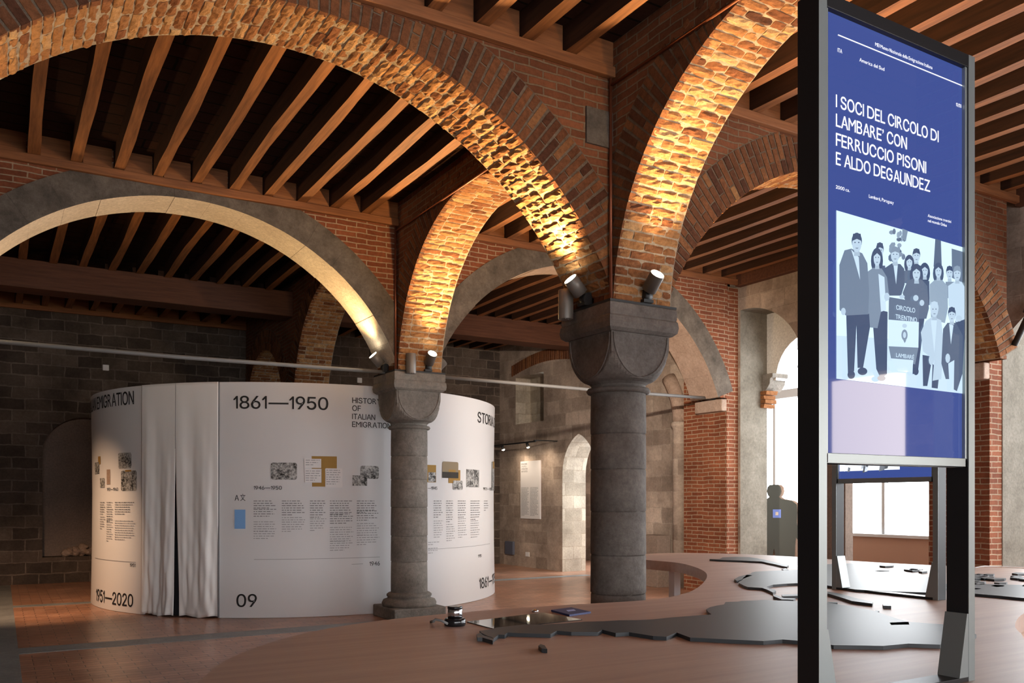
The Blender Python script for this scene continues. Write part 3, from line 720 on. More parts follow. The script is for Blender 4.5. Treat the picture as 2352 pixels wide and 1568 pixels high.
panel('wall_box', 'blue grey square box low on the stone wall beside the pavilion', 'box', (17.1, 17.45), (.25, .55), M['bluecard'] if False else plain('slate_box', (.10, .11, .15), .6), .06)
panel('socket_plate', 'small white socket plate low on the stone wall', 'socket', (16.45, 16.6), (.24, .34), M['white'], .02)
for i, (px, py, lab) in enumerate(((243, 844, 'small white sensor high on the dark back wall'), (826, 873, 'small white sensor just above the pavilion rim'))):
    X, z = onY(px, py, YB - .42); m_ = MB(); m_.box(X - .055, X + .055, YB - .43, YB - .399, z - .055, z + .055); tag(m_.build('sensor', M['white'], bevel=.01), lab, 'sensor')
# rocks on the niche sill
for i, (x, s) in enumerate(((1.25, .16), (1.48, .13), (1.05, .10), (1.36, .09))):
    bm = bmesh.new(); bmesh.ops.create_icosphere(bm, subdivisions=3, radius=s)
    for v in bm.verts: v.co *= 1 + .35 * math.sin(v.co.x * 31 + i) * math.cos(v.co.y * 27) + rnd.uniform(-.05, .05)
    for v in bm.verts: v.co.z *= .6
    me = bpy.data.meshes.new('rock'); bm.to_mesh(me); bm.free(); me.materials.append(M['stonedark'] if False else M['pinkstone'])
    o = bpy.data.objects.new('rock', me); COL.objects.link(o); o.location = (x, YB - .2, .47 + s * .55 + (.12 if i == 3 else 0))
    tag(o, 'broken lump of stone in the heap on the dark niche sill', 'stone', 'stones on the niche sill')
# pale plinth by the wall behind the nearer column
e = empty('display_plinth', (0, 0, 0), 'white display plinth by the stone wall, right of the nearer column', 'plinth')
m_ = MB(); m_.box(9.45, 9.85, 12.2, 12.45, .02, .92); m_.build('body', M['paper'], e, bevel=.004)
m_ = MB(); m_.box(9.47, 9.83, 12.22, 12.43, 0, .03); m_.build('foot', M['black'], e)
m_ = MB(); m_.box(9.75, 10.05, 11.55, 12.0, 0, .9); tag(m_.build('storage_box', M['plaster_brown'], bevel=.006), 'brown storage box against the stone wall beside the white plinth', 'box')

m_ = MB(); m_.tube([(10.9, 10.85, 3.93), (12.94, 10.85, 3.93)], .02, 8); m_.box(11.9, 12.0, 10.83, 10.87, 3.80, 3.92)
tag(m_.build('ceiling_track', M['winframe']), 'thin grey lighting track high in the bright loggia', 'track')
# ------------------------------------------------------------------ silhouettes in the loggia
def cutout(x, y, h, rz, label, sticker):
    e = empty('silhouette_cutout', (x, y, 0), label, 'cutout', rz=rz)
    half = [(0, 1.0), (.045, .995), (.065, .97), (.07, .93), (.06, .895), (.045, .875), (.05, .855), (.12, .835), (.15, .80), (.155, .72), (.15, .62), (.165, .52), (.172, .47), (.155, .45), (.145, .47), (.14, .40), (.135, .25), (.12, .03), (.13, .0), (.03, .0), (.02, .2), (.0, .36)]
    poly = [(a * h * (1.0 if b > .86 else 1.45), b * h) for a, b in half] + [(-a * h * (1.0 if b > .86 else 1.45), b * h) for a, b in half[::-1] if a > 0]
    m_ = MB(); m_.prism(poly, lambda a, b: (a, .02, b), lambda a, b: (a, -.02, b), 0, 1); bd = m_.build('board', [M['cut'], M['white']], e)
    m_ = MB(); m_.prism([(a + .055, b) for a, b in poly], lambda a, b: (a, .10, b), lambda a, b: (a, .07, b), 0, 0); m_.build('pale_backing', M['pinkstone'], e)
    m_ = MB(); m_.box(-.3, .35, -.03, .12, 0, .012); m_.build('foot', M['black'], e)
    if sticker:
        m_ = MB(); m_.box(-.02, .12, -.024, -.02, .70 * h - .06, .70 * h + .09); st = m_.build('sticker', plain('sticker_blue', (.14, .22, .6), .5), e)
        m_ = MB(); m_.box(.025, .075, -.026, -.024, .70 * h - .015, .70 * h + .045); m_.build('pale_square', M['cream'], st)
cutout(12.0, 11.0, 1.79, -math.radians(47.5), 'dark silhouette board of a standing figure with a blue sticker, by the windows', True)
cutout(11.9, 7.42, 1.62, -math.radians(55), 'dark silhouette board mostly hidden behind the right post of the display', False)

# ------------------------------------------------------------------ white pavilion (round, printed fabric)
DC, DR, DH = (4.3, 14.0), 3.15, 3.03
def dang(px, R=DR):
    d = ray(px); a = d[0] ** 2 + d[1] ** 2; b = d[0] * DC[0] + d[1] * DC[1]; c = DC[0] ** 2 + DC[1] ** 2 - R * R
    disc = max(0, b * b - a * c); t = (b - math.sqrt(disc)) / a
    return math.atan2(d[1] * t - DC[1], d[0] * t - DC[0]), t
def dz(px, py): return EYE + (YH - py) / F * dang(px)[1]
def dpt(a, z, off=0.0): return (DC[0] + (DR + off) * math.cos(a), DC[1] + (DR + off) * math.sin(a), z)
pav = empty('pavilion', (DC[0], DC[1], 0), 'large round white fabric pavilion printed with a history timeline', 'exhibition pavilion')
INV = Matrix.Translation((-DC[0], -DC[1], 0))
def dbuild(m_, name, mt, parent=pav, **k):
    o = m_.build(name, mt, parent, fix=k.get('fix', False))
    if parent is pav: o.matrix_parent_inverse = INV
    else: pass
    return o
aL, aS, aR = dang(329)[0], dang(406)[0], dang(503)[0]
def shell(a0, a1, n, name, m, off=0):
    m_ = MB(); rows = []
    for z in (.004, .8, 1.6, 2.3, DH):
        rows.append([dpt(a0 + (a1 - a0) * i / n, z, off - .02 * math.sin(math.pi * z / DH)) for i in range(n + 1)])
    m_.grid(rows, False, 0, True)
    rows2 = [[dpt(a0 + (a1 - a0) * i / n, z, off - .035 - .02 * math.sin(math.pi * z / DH)) for i in range(n + 1)] for z in (.004, .8, 1.6, 2.3, DH)]
    m_.grid(rows2[::-1], False, 0, True); m_.grid([rows[-1], rows2[-1]], False, 0, False)
    for k in (0, n): m_.face([rows[0][k], rows[-1][k], rows2[-1][k], rows2[0][k]])
    return dbuild(m_, name, m)
# angles grow anticlockwise: the visible front runs from aL (left) through -pi/2 to the right edge
shell(aR, aL + 2 * math.pi - (0 if aL > aR else 0) if aL < aR else aL, 150, 'printed_wall', M['fabric']) if False else shell(aR, aL + (2 * math.pi if aL < aR else 0), 160, 'printed_wall', M['fabric'])
shell(aL, aR, 24, 'interior_shade', M['inner'], -.09)  # dark sheet added for the shaded interior seen through the slit
def curtain(a0, a1, side):
    m_ = MB(); nz, na = 70, 44; rows = []
    r2 = random.Random(5 if side else 9)
    for i in range(nz + 1):
        s = i / nz; z = DH - (DH - .015) * s; row = []
        zsplit = 2.18; op = max(0, (zsplit - z) / zsplit)
        for j in range(na + 1):
            q = j / na; x = q
            w_ = op * .10
            if side == 0: x = q * (1 - w_ * .55)
            else: x = w_ * .9 + q * (1 - w_ * .9)
            amp = .002 + .046 * min(1, s * 1.2)
            fold = math.sin(q * 7.0 + s * 2.1 + side * 1.4) * .55 + math.sin(q * 13 - s * 3.3 + side) * .3 + math.sin(q * 23 + s * 7) * .12 * s
            edge = min(1, min(q, 1 - q) * 6)
            cr = .018 * math.sin(18 * s + 9 * q) * math.sin(31 * q - 12 * s) * (s ** 2) * edge
            hem = .012 * math.sin(q * 40 + side) * max(0, (s - .9) * 10)
            off = .02 + amp * fold * (.35 + .65 * edge) + cr + hem
            row.append(dpt(a0 + (a1 - a0) * x, z + (.012 * math.sin(q * 9) if i == nz else 0), off))
        rows.append(row)
    m_.grid(rows, False, 0, True); o = dbuild(m_, 'curtain', M['curtain']); o['label'] = ('left' if side == 0 else 'right') + ' half of the creased white entrance curtain'
    md = o.modifiers.new('thick', 'SOLIDIFY'); md.thickness = .006
    return o
curtain(aL, aS, 0); curtain(aS, aR, 1)
m_ = MB(); m_.tube([dpt(aR, .01, .015), dpt(aR, DH, .005)], .012, 8); dbuild(m_, 'edge_seam', M['inner'] if False else M['greyink'])
m_ = MB(); m_.tube([dpt(aS, 2.18, .03), dpt(aS, DH, .025)], .004, 6); dbuild(m_, 'centre_seam', M['paleink'])
def dtext(m_, txt, pxa, pxb, py, cap_px, zoverride=None):
    a0 = dang(pxa)[0]; a1 = dang(pxb)[0]
    if a1 < a0: a1 += 2 * math.pi
    pm = (pxa + pxb) / 2; z = dz(pxa, py); cap = cap_px / F * dang(pxa)[1]
    text_into(m_, txt, lambda x, zz: dpt(x, zz, .004 - .02 * math.sin(math.pi * max(0, min(DH, zz)) / DH) + .002), a0, a1, z, cap)
def ddt(name, txts, mt='ink'):
    m_ = MB()
    for t in txts: dtext(m_, *t)
    return dbuild(m_, name, M[mt])
def off_z(z): return .004 - .02 * math.sin(math.pi * max(0, min(DH, z)) / DH)
ddt('dates_lettering', [('1861—1950', 536, 754, 938, 29), ('09', 543, 590, 1393, 29), ('1946', 849, 873, 1299, 9.5), ('1946—1950', 582, 647, 1124, 8.5), ('1951—2020', 221, 306, 1378, 27), ('1951', 297, 310, 1301, 8), ('1951—1960', 243, 269, 1127, 7), ('—1945', 984, 1006, 1124, 7), ('1931', 1099, 1107, 1280, 6.5), ('1921—1930', 1112, 1132, 1125, 6), ('1861—1950', 1101, 1148.3, 1352, 24)])
ddt('title_lettering', [('HISTORY', 809, 876, 925, 12.5), ('OF', 809, 829, 943, 12.5), ('ITALIAN', 809, 862, 962, 12.5), ('EMIGRATION', 809, 899, 980, 12.5), ('ITALIAN EMIGRATION', 207.6, 308, 950, 27), ('STORIA DE', 1097, 1146.6, 969, 24)])
m_ = MB(); dtext(m_, 'A', 538, 548, 1149, 12.5); dtext(m_, '文', 551, 563, 1148.5, 12); dbuild(m_, 'language_mark', M['ink'])
def drect(m_, pa, pb, ya, yb, n=6, lift=.003, rc=0):
    a0 = dang(pa)[0]; a1 = dang(pb)[0]
    if a1 < a0: a1 += 2 * math.pi
    zt = dz(pa, ya); zb = dz(pa, yb); Wd = (a1 - a0) * DR; r = min(rc / F * dang(pa)[1], Wd * .3)
    pts = []
    if r > 0:
        for (cx_, cz_, s0) in ((Wd - r, zt - r, 0), (r, zt - r, 90), (r, zb + r, 180), (Wd - r, zb + r, 270)):
            for k in range(6): an = math.radians(s0 + k * 18); pts.append((cx_ + r * math.cos(an), cz_ + r * math.sin(an)))
    else: pts = [(Wd, zt), (Wd / 2, zt), (0, zt), (0, zb), (Wd / 2, zb), (Wd, zb)]
    zm = (zt + zb) / 2
    m_.face([dpt(a0 + x / DR, z, off_z(z) + lift) for x, z in pts])
def dphoto(pa, pb, ya, yb, mt='photo', lift=.003, rc=5, name='printed_photo'):
    m_ = MB(); drect(m_, pa, pb, ya, yb, 6, lift, rc); return dbuild(m_, name, M[mt])
for a in ((716, 774, 1047, 1076), (739, 747, 1076, 1116), (717, 747, 1108, 1117)): dphoto(*a, 'ochre', .002, 0, 'ochre_block')
dphoto(622, 682, 1062, 1101); dphoto(828, 871, 1069, 1099); dphoto(810, 844, 1091, 1115, 'photo', .005, 0)
dphoto(699, 738, 1053, 1074, 'paper', .005, 0, 'document_print'); dphoto(700, 738, 1076, 1107, 'paper', .005, 0, 'document_print'); dphoto(748, 787, 1075, 1119, 'paper', .005, 0, 'document_print')
dphoto(270, 300, 1040, 1076); dphoto(276, 312, 1081, 1127); dphoto(286, 300, 1079, 1083, 'ochre', .006, 0, 'ochre_block'); dphoto(243, 251, 1078, 1112, 'pinkstone', .003, 0, 'document_print'); dphoto(223.5, 229, 1048, 1066, 'ochre', .003, 0, 'ochre_block'); dphoto(216, 226, 1062, 1088, 'photo', .005, 0); dphoto(228, 238, 1098, 1119, 'photo', .005, 0)
dphoto(982, 1003, 1067, 1107, 'ochre', .002, 0, 'ochre_block'); dphoto(985, 1002, 1084, 1106, 'photo', .004, 0); dphoto(1032, 1059, 1078, 1109, 'ochre', .002, 0, 'ochre_block'); dphoto(1017, 1054, 1059, 1097, 'sepia', .004); dphoto(1017, 1054, 1083, 1097, 'sepia_dark', .006, 0); dphoto(1042, 1064, 1103, 1124, 'photo', .006, 3); dphoto(1073, 1102, 1077, 1118, 'photo', .004, 0); dphoto(1131, 1137, 1060, 1126, 'photo', .004, 0); dphoto(1133, 1138, 1059, 1075, 'ochre', .006, 0, 'ochre_block')
bc = dphoto(538, 563, 1170, 1214, 'bluecard', .004, 0, 'blue_card')
m_ = MB()
def dpara(m_, pa, pb, ytop, n, seed, pitch=5.3):
    a0 = dang(pa)[0]; a1 = dang(pb)[0]
    if a1 < a0: a1 += 2 * math.pi
    k = dang(pa)[1] / F
    rules(m_, lambda x, z: dpt(a0 + x / DR, z, off_z(z) + .0065), 0, (a1 - a0) * DR, dz(pa, ytop), n, pitch * k, 1.5 * k, 0, seed)
for i, (pa, pb, yt, n) in enumerate(((582, 636, 1151, 4), (582, 636, 1170, 4), (647, 702, 1151, 7), (712, 748, 1151, 8), (758, 812, 1151, 7), (758, 812, 1181, 5), (820, 870, 1151, 6), (820, 870, 1174, 5), (262, 310, 1154, 6), (243, 258, 1154, 9), (228, 240, 1154, 6), (997, 1018, 1151, 8), (1026, 1044, 1151, 10), (1053, 1072, 1151, 8), (1082, 1104, 1151, 9), (1113, 1124, 1151, 5))): dpara(m_, pa, pb, yt, n, i)
dbuild(m_, 'body_print', M['greyink'])
m_ = MB()
for i, (pa, pb, yt, n) in enumerate(((582, 636, 1199, 5), (582, 636, 1221, 4), (647, 702, 1189, 7), (712, 750, 1192, 6), (758, 814, 1212, 7), (758, 812, 1243, 5), (820, 872, 1203, 6), (820, 872, 1230, 5), (262, 312, 1196, 9), (243, 258, 1194, 10), (228, 240, 1187, 6), (997, 1020, 1197, 8), (1026, 1046, 1205, 8), (1053, 1074, 1192, 9), (1082, 1104, 1197, 8), (984, 1010, 1246, 2), (984, 1012, 1260, 3), (702, 736, 1082, 5), (750, 786, 1080, 7), (702, 736, 1057, 3))): dpara(m_, pa, pb, yt, n, i + 40)
dbuild(m_, 'translation_print', M['paleink'])
m_ = MB()
for (pa, pb, y) in ((583, 873, 1285), (984, 1138, 1262), (217, 311, 1281), (808, 834, 1296)):
    n = 12
    for i in range(n):
        p0 = pa + (pb - pa) * i / n; p1 = pa + (pb - pa) * (i + 1) / n; z = dz(pa, y)
        m_.face([dpt(dang(p0)[0], z, off_z(z) + .003), dpt(dang(p1)[0], z, off_z(z) + .003), dpt(dang(p1)[0], z + .006, off_z(z) + .003), dpt(dang(p0)[0], z + .006, off_z(z) + .003)])
dbuild(m_, 'timeline_rule', M['paleink'])

# ------------------------------------------------------------------ map table
TZ, TT = .80, .11
def smooth_loop(p, n=6):
    out = []; k = len(p)
    for i in range(k):
        a, b, c, d = p[i - 1], p[i], p[(i + 1) % k], p[(i + 2) % k]
        for j in range(n):
            t = j / n
            out.append(tuple(.5 * ((2 * b[q]) + (-a[q] + c[q]) * t + (2 * a[q] - 5 * b[q] + 4 * c[q] - d[q]) * t * t + (-a[q] + 3 * b[q] - 3 * c[q] + d[q]) * t ** 3) for q in (0, 1)))
    return out
outline = [(.62, 3.2), (.75, 3.76), (1.0, 4.19), (1.42, 4.61), (1.96, 4.86), (2.62, 4.95), (3.3, 4.93), (3.99, 4.87), (4.43, 5.0), (4.91, 5.32), (5.61, 5.95), (6.1, 6.5), (6.48, 7.1), (6.68, 7.6), (6.66, 8.1), (6.75, 8.6), (7.25, 8.95), (7.9, 8.92), (8.4, 8.4), (8.65, 7.6), (8.64, 7.0), (8.72, 6.25), (8.95, 5.6), (9.2, 5.1), (9.15, 4.4), (8.5, 3.8), (7.4, 3.5), (6.4, 3.3), (5.62, 3.08), (5.05, 2.82), (4.72, 2.6), (4.4, 2.38), (4.12, 2.05), (4.0, 1.6), (3.85, 1.1), (3.4, .7), (2.6, .75), (1.8, 1.3), (1.0, 2.2)]
tbl = empty('map_table', (4.5, 4.5, 0), 'large curved pale wood table carrying a relief world map', 'table')
TI = Matrix.Translation((-4.5, -4.5, 0))
def tb(m_, name, mt, **k):
    o = m_.build(name, mt, tbl, **k); o.matrix_parent_inverse = TI; return o
m_ = MB(); lp = smooth_loop(outline)
m_.prism(lp, lambda x, y: (x, y, TZ - TT), lambda x, y: (x, y, TZ)); tb(m_, 'tabletop', M['table'])
for (x, y) in ((1.6, 3.4), (3.2, 4.2), (3.2, 1.6), (5.2, 4.9), (7.2, 8.2), (8.0, 6.2), (8.2, 4.6), (6.6, 6.1)):
    m_ = MB(); m_.box(x - .05, x + .05, y - .05, y + .05, 0, TZ - TT); tb(m_, 'leg', M['white'])
def slab(pix, name, label, grp=None, h=.02, mt='mapm', z=TZ, jag=0):
    pts = [onZ(px, py, z + h) for px, py in pix]
    if jag:
        out = []
        for i, a in enumerate(pts):
            b = pts[(i + 1) % len(pts)]; out.append(a); ln = math.hypot(b[0] - a[0], b[1] - a[1]); k = int(ln / .10)
            for j in range(1, k):
                t = j / k; out.append((a[0] + (b[0] - a[0]) * t + rnd.uniform(-jag, jag), a[1] + (b[1] - a[1]) * t + rnd.uniform(-jag, jag)))
        pts = out
    m_ = MB(); m_.prism(pts, lambda x, y: (x, y, z + .0005), lambda x, y: (x, y, z + h)); o = m_.build(name, M[mt])
    return tag(o, label, 'map piece', grp)
C1 = lambda l: [(1500 + x * .3622, 1000 + y * .3622) for x, y in l]
K2 = lambda l: [(700 + x * .3401, 1250 + y * .3401) for x, y in l]
slab(K2([(1180, 582), (1240, 575), (1300, 560), (1480, 540), (1620, 540), (1760, 532), (1900, 520), (2352, 505)]) + C1([(120, 1152), (250, 1142), (370, 1133), (338, 1100), (360, 1088), (450, 1070), (460, 1055), (540, 1052), (560, 1048), (700, 1042), (925, 1050), (1110, 1060), (1250, 1080), (1400, 1110), (1500, 1145), (1620, 1180), (1900, 1200), (2050, 1260), (2000, 1300), (1820, 1325), (1620, 1318), (1460, 1333), (1300, 1330), (1145, 1328), (925, 1300), (820, 1292), (700, 1302), (480, 1292), (235, 1280), (150, 1248), (85, 1275), (0, 1270)]) + K2([(2190, 592), (2100, 598), (2010, 575), (1980, 592), (1800, 590), (1705, 582), (1660, 605), (1500, 600), (1370, 595), (1350, 610), (1310, 608), (1275, 635), (1200, 610)]), 'map_relief', 'largest charcoal map landmass, tapering to a point towards the dial', jag=.012)
slab(K2([(1160, 605), (1190, 595), (1225, 615), (1275, 632), (1270, 648), (1200, 628), (1165, 628)]), 'map_relief', 'small charcoal map island under the tip of the largest landmass')
slab(K2([(1578, 682), (1592, 672), (1620, 680), (1638, 706), (1600, 702)]), 'map_relief', 'lone charcoal map island on bare wood in front of the largest landmass')
slab(C1([(545, 935), (600, 880), (650, 862), (800, 855), (925, 850), (1110, 815), (1250, 810), (1400, 835), (1560, 850), (1690, 890), (1850, 910), (1870, 960), (1750, 995), (1600, 990), (1430, 985), (1280, 975), (1105, 950), (925, 935), (850, 938), (760, 945), (720, 958), (780, 985), (760, 995), (690, 965), (600, 960)]), 'map_relief', 'broad charcoal map landmass at the foot of the rear display', jag=.012)
for pts, lab in (([(815, 1008), (925, 1005), (925, 1015), (820, 1018)], 'thin charcoal map sliver between the two big landmasses'), ([(760, 1005), (790, 1015), (830, 1030), (905, 1032), (890, 1040), (815, 1038), (765, 1018)], 'hooked charcoal map island below the rear landmass'), ([(1105, 988), (1180, 1000), (1280, 1028), (1395, 1055), (1390, 1065), (1260, 1048), (1190, 1025), (1105, 1000)], 'stepped charcoal map island chain right of the left display post'), ([(1455, 1068), (1490, 1066), (1510, 1080), (1460, 1078)], 'small charcoal map island left of the right display post, upper'), ([(1500, 1185), (1620, 1180), (1625, 1198), (1510, 1200)], 'flat charcoal map island on the paler relief near the right display post'), ([(1410, 1108), (1435, 1110), (1425, 1117), (1408, 1114)], 'tiny charcoal map island between the display posts'), ([(1105, 1052), (1170, 1056), (1170, 1062), (1105, 1060)], 'thin charcoal map island beside the left display post')):
    slab(C1(pts), 'map_relief', lab, h=.02)
slab(C1([(358, 783), (420, 782), (440, 772), (520, 768), (610, 770), (700, 785), (790, 808), (860, 822), (850, 832), (800, 822), (690, 798), (560, 792), (430, 788)]), 'map_relief', 'long charcoal map strip near the far edge of the table', jag=.01)
slab(C1([(515, 910), (545, 893), (590, 882), (630, 886), (600, 896), (560, 912), (530, 920)]), 'map_relief', 'curved charcoal map island beside the table notch')
slab(C1([(815, 845), (840, 840), (860, 850), (830, 853)]), 'map_relief', 'small charcoal map island below the long far strip')
r3 = random.Random(11)
for i in range(26):
    px = r3.uniform(2215, 2352) if i > 5 else r3.uniform(1990, 2180); py = r3.uniform(1308, 1352) if i > 5 else r3.uniform(1298, 1314)
    wpx = r3.uniform(18, 46); hp = r3.uniform(1.2, 3.2)
    slab([(px, py), (px + wpx * .3, py - hp), (px + wpx, py - hp * .4), (px + wpx * .9, py + hp * .5), (px + wpx * .4, py + hp)], 'map_relief', 'small charcoal islet in the scattered archipelago at the far right of the table', 'archipelago islets', h=.02)
slab([(2180, 1350), (2260, 1340), (2352, 1343), (2400, 1345), (2400, 1378), (2300, 1368), (2230, 1362), (2180, 1358)], 'map_relief', 'large charcoal map landmass running off the right edge of the table', jag=.01)
# objects on the table
kx, ky = onZ(1045, 1436, TZ)
e = empty('dial', (kx, ky, TZ), 'chrome rotary dial with black base on the table', 'dial')
m_ = MB(); m_.lathe([(.058, 0), (.062, .006), (.062, .034), (.056, .042), (.042, .042)], n=40); m_.build('base', M['glossblack'], e)
m_ = MB(); m_.lathe([(.042, .040), (.042, .095), (.040, .097)], n=40); kb = m_.build('knob', M['chrome'], e)
m_ = MB(); m_.lathe([(.043, .096), (.044, .108), (.040, .112)], n=40); m_.build('cap_ring', M['glossblack'], kb)
m_ = MB(); p0 = Vector(onZ(1028, 1432, TZ + .02)).to_3d() - Vector((kx, ky, 0)); p1 = Vector(onZ(1000, 1420, TZ + .045)).to_3d() - Vector((kx, ky, 0)); p2 = Vector(onZ(990, 1428, TZ + .004)).to_3d() - Vector((kx, ky, 0))
p0.z = .02; p1.z = .04; p2.z = .006; p15 = (p1 * 1.08 + p2 * .0); p15.z = .03
m_.tube([p0, (p0 + p1) / 2 + Vector((0, 0, .006)), p1, p15, p2], .008, 8); m_.build('cable', M['iron'], e)
def flat_quad(pix, z0, z1, m, name, label, cat):
    p = [onZ(a, b, z1) for a, b in pix]; m_ = MB(); m_.prism(p, lambda x, y: (x, y, z0), lambda x, y: (x, y, z1)); return tag(m_.build(name, m), label, cat)
flat_quad([(1072, 1427), (1247, 1406), (1337, 1422), (1134, 1443)], TZ + .0005, TZ + .005, M['glasspanel'], 'glass_panel', 'black glass touch panel lying on the table behind the map tip', 'panel')
bk = flat_quad([(1266, 1400), (1312, 1394), (1357, 1404), (1308, 1411)], TZ + .0005, TZ + .012, M['navy'], 'booklet', 'navy booklet lying on the table edge in front of the nearer column', 'booklet')
p = [onZ(a, b, TZ + .0128) for a, b in ((1300, 1400.5), (1318, 1398.5), (1323, 1402), (1305, 1404))]; m_ = MB(); m_.face([(x, y, TZ + .0128) for x, y in p]); m_.build('cover_emblem', plain('pale_blue_print', (.35, .42, .7), .6), bk)
gx, gy = onZ(1229, 1405, TZ); m_ = MB(); m_.lathe([(.02, 0), (.022, .008), (.012, .016), (.004, .02)], (gx, gy, TZ), 20); tag(m_.build('table_stud', M['chrome']), 'tiny chrome stud on the table by the glass panel', 'stud')
m_ = MB(); cpts = [onZ(a, b, TZ + .008) for a, b in ((2240, 1303), (2262, 1300), (2300, 1301), (2352, 1303), (2400, 1305))]; m_.tube([(x, y, TZ + .008) for x, y in cpts], .007, 8); tag(m_.build('cable', M['paper']), 'thin pale cable along the far table edge', 'cable')

# ------------------------------------------------------------------ display totems
BLUE = (.034, .058, .215); 
def totem(label, X0, Y0, rz, face):
    """frame runs along local +x from 0 to .92, display faces local -y"""
    Wt, pw, pd = .92, .041, .095
    z0, z1 = 1.655, 3.30
    e = empty('display_totem', (X0, Y0, TZ), label, 'display stand', rz=rz)
    def B(name, mt, *bx, par=e, bevel=.002):
        m_ = MB()
        for b_ in bx: m_.box(*b_)
        return m_.build(name, M[mt], par, bevel=bevel)
    for x in (0, Wt - pw):
        po = B('post', 'blackalu', (x, x + pw, 0.002, pd, 0, z1 - TZ))
        B('front_trim', 'alu', (x, x + pw, 0, .002, 0, z1 - TZ), par=po, bevel=0)
    B('bottom_bar', 'blackalu', (pw, Wt - pw, 0, pd, 0, .018))
    for (xa, xb, lab) in ((pw, pw + .06, 0), (Wt - pw, Wt - pw - .06, 0)):
        m_ = MB(); m_.prism([(xa, .018), (xb, .018), (xa + (xb - xa) * .15, .27), (xa, .27)], lambda a, b: (a, 0.001, b), lambda a, b: (a, pd, b)); m_.build('gusset', M['alu'], e)
    x0, x1 = pw, Wt - pw; a, b = z0 - TZ, z1 - TZ
    fr = B('display_frame', 'alu', (x0, x1, .006, pd - .01, a, a + .035), (x0, x0 + .014, .006, pd - .01, a, b), (x1 - .014, x1, .006, pd - .01, a, b))
    B('top_cap', 'blackalu', (x0, x1, .0, pd, b - .05, b))
    B('rear_cover', 'blackalu', (x0 + .01, x1 - .01, .03, pd - .012, a + .01, b))
    m_ = MB(); m_.face([(x0 + .014, .020, a + .03), (x1 - .014, .020, a + .03), (x1 - .014, .020, b - .03), (x0 + .014, .020, b - .03)], None, 0, BLUE)
    sc = m_.build('screen', M['screen'], e, fix=False)
    face(sc, m_)
    return e
TY = 2.04; TX0 = 2.447
def scr(px, py, lift=.0):
    X, z = onY(px, py, TY + .02); return (X - TX0, .0195 - lift, z - TZ)
